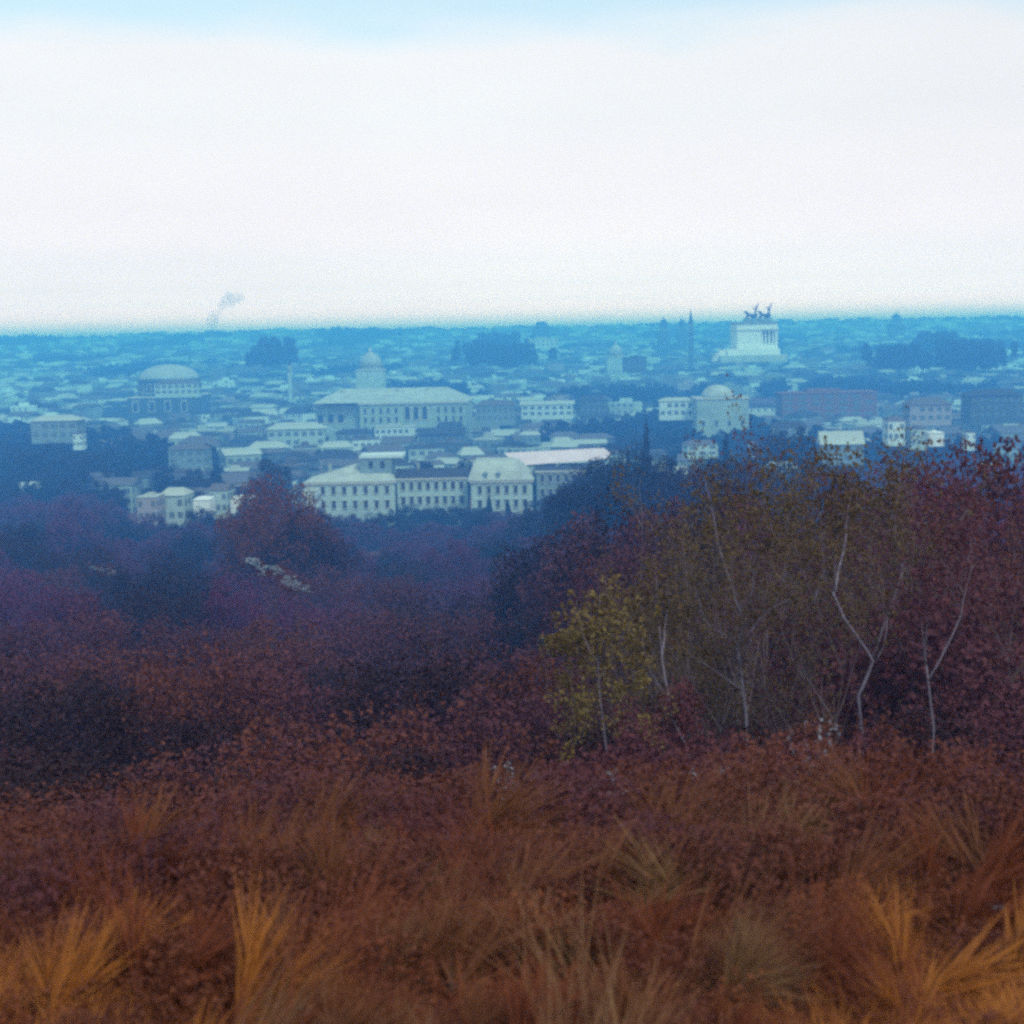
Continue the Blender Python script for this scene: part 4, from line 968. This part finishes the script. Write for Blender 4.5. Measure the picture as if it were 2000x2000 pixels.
# spiky fronds: curved stems set with long needles
FR = []
def frond_variants():
    for i in range(8):
        rng = np.random.RandomState(200+i); st = MB(); Q = []
        for k in range(rng.randint(6, 9)):
            a = rng.uniform(-.75, .75); L = rng.uniform(.35, .6); el = rng.uniform(.2, 1.2); p = np.zeros(3); d = np.array([math.cos(a)*math.cos(el), math.sin(a)*math.cos(el), math.sin(el)])
            pts = [p]
            for j in range(9): d = d+np.array([0,0,-.06])+rng.normal(size=3)*.03; d /= np.linalg.norm(d); pts.append(pts[-1]+d*L/9)
            st.tube(pts, [.008*(1-.08*j) for j in range(10)], 4)
            for j in range(1, 10):
                for q in range(5):
                    t = pts[j-1]+(pts[j]-pts[j-1])*rng.uniform(); r = rng.normal(size=3); r -= d*np.dot(r, d); r /= np.linalg.norm(r)
                    n = d*rng.uniform(.9, 1.3)+r*.42; n /= np.linalg.norm(n); l = rng.uniform(.35, .62); w = np.cross(n, rng.normal(size=3)); w = w/np.linalg.norm(w)*.0075
                    Q.append(np.stack([t-w, t+w, t+n*l+w*.25+[0,0,-.02], t+n*l-w*.25+[0,0,-.02]]))
        m = [st.mesh('stem'), quads_mesh('needles', np.array(Q))]
        for me in m: me.materials.append(None)
        FR.append(m)
frond_variants()
def fronds():
    rows = ((9.5, 1680, .62, 95), (7.2, 1735, .52, 85), (5.6, 1800, .44, 80), (4.5, 1875, .38, 85), (3.7, 1950, .30, 90))
    for ri, (Y, py, sz, sp) in enumerate(rows):
        px = 20+random.uniform(0, sp)
        while px < 2040:
            if px > 900 or py > 1690:
                yy = Y*random.uniform(.92, 1.08); X_ = px; p = at(X_, py+random.uniform(-25, 25), yy); g = zg(p.x, yy)
                az = (1.0 if px < 1050 else .35)+random.uniform(-.55, .55)
                if random.random() < .16: az = math.pi-az
                lf = random.choice(('blade_olive','blade_olive','blade','blade_pale')) if abs(px-1000) < 540 else random.choice(('blade','blade_leak_glow','blade_leak_glow','blade_leak_glow') if ri > 2 else ('blade','blade','blade_olive'))  # outer plants of the lowest rows take the light-leak glow as colour
                nm = dict(blade='russet', blade_olive='olive brown', blade_pale='straw coloured', blade_leak_glow='orange')[lf]
                rw = ('fifth','fourth','third','second','first')[ri]
                e = empty('spiky_frond_plant', (p.x, yy, g)); e.rotation_euler = (0, 0, az*.8+random.uniform(-.3,.3)); s_ = sz*random.uniform(.75, 1.3); e.scale = (s_, s_, s_*random.uniform(.7, 1.1))
                tag(e, f"{nm} spiky frond plant, {rw} row from the bottom, {zone(px)}", 'plant', 'spiky plants of the foreground'); v = FR[random.randrange(8)]
                link('stem', v[0], M['bark'], e); tag(link('needles', v[1], LF[lf], e), kind='stuff'); REG.append((e, px))
            px += sp*random.uniform(.7, 1.25)
fronds()

# ------------------------------------------------------------------ smoke and chimney at the skyline
def smoke():
    Y = 760; pts = [(409,775,2),(410,740,3),(411,700,4),(413,660,6),(414,642,9),(414,634,17),(416,624,19),(420,614,11),(429,606,9),(432,598,12),(439,591,16),(450,585,19),(466,582,17),(482,578,10)]
    m = bpy.data.materials.new('smoke'); m.use_nodes = True; N = m.node_tree.nodes; N.clear(); out = N.new('ShaderNodeOutputMaterial'); v = N.new('ShaderNodeVolumePrincipled')
    v.inputs['Density'].default_value = .06; v.inputs['Color'].default_value = (.35,.7,.85,1); m.node_tree.links.new(v.outputs[0], out.inputs['Volume'])
    b = MB(); P = [at(a, bb, Y) for a, bb, _ in pts]; P = [Vector((p.x, Y, p.z)) for p in P]
    F_ = []; Rr = []
    for i in range(len(P)-1):
        for k in range(3): F_.append(P[i].lerp(P[i+1], k/3)); Rr.append((pts[i][2]*(1-k/3)+pts[i+1][2]*k/3)/F*Y*(.8+.5*noise.noise(Vector((i*1.3+k,0,4)))))
    b.tube(F_, Rr, 12); o = b.build('smoke_plume', m, smooth=True); tag(o, 'thin bluish smoke rising above the left skyline and drifting right', 'smoke')
smoke()

# ------------------------------------------------------------------ the air
def haze():
    m = bpy.data.materials.new('haze'); m.use_nodes = True; N = m.node_tree.nodes; N.clear()
    out = N.new('ShaderNodeOutputMaterial'); v = N.new('ShaderNodeVolumePrincipled')
    v.inputs['Density'].default_value = HAZE_D; v.inputs['Color'].default_value = (*HAZE_C, 1); v.inputs['Absorption Color'].default_value = HAZE_A
    v.inputs['Anisotropy'].default_value = 0.0
    m.node_tree.links.new(v.outputs[0], out.inputs['Volume'])
    b = MB(); b.box(-2300, 2300, -450, 3650, -9, 91)
    tag(b.build('haze', m), kind='stuff')
tell_apart()
HAZE_D = 1.1e-3; HAZE_A = (.03, .6, 1, 1); HAZE_C = (.10, .39, 1.0)
haze()
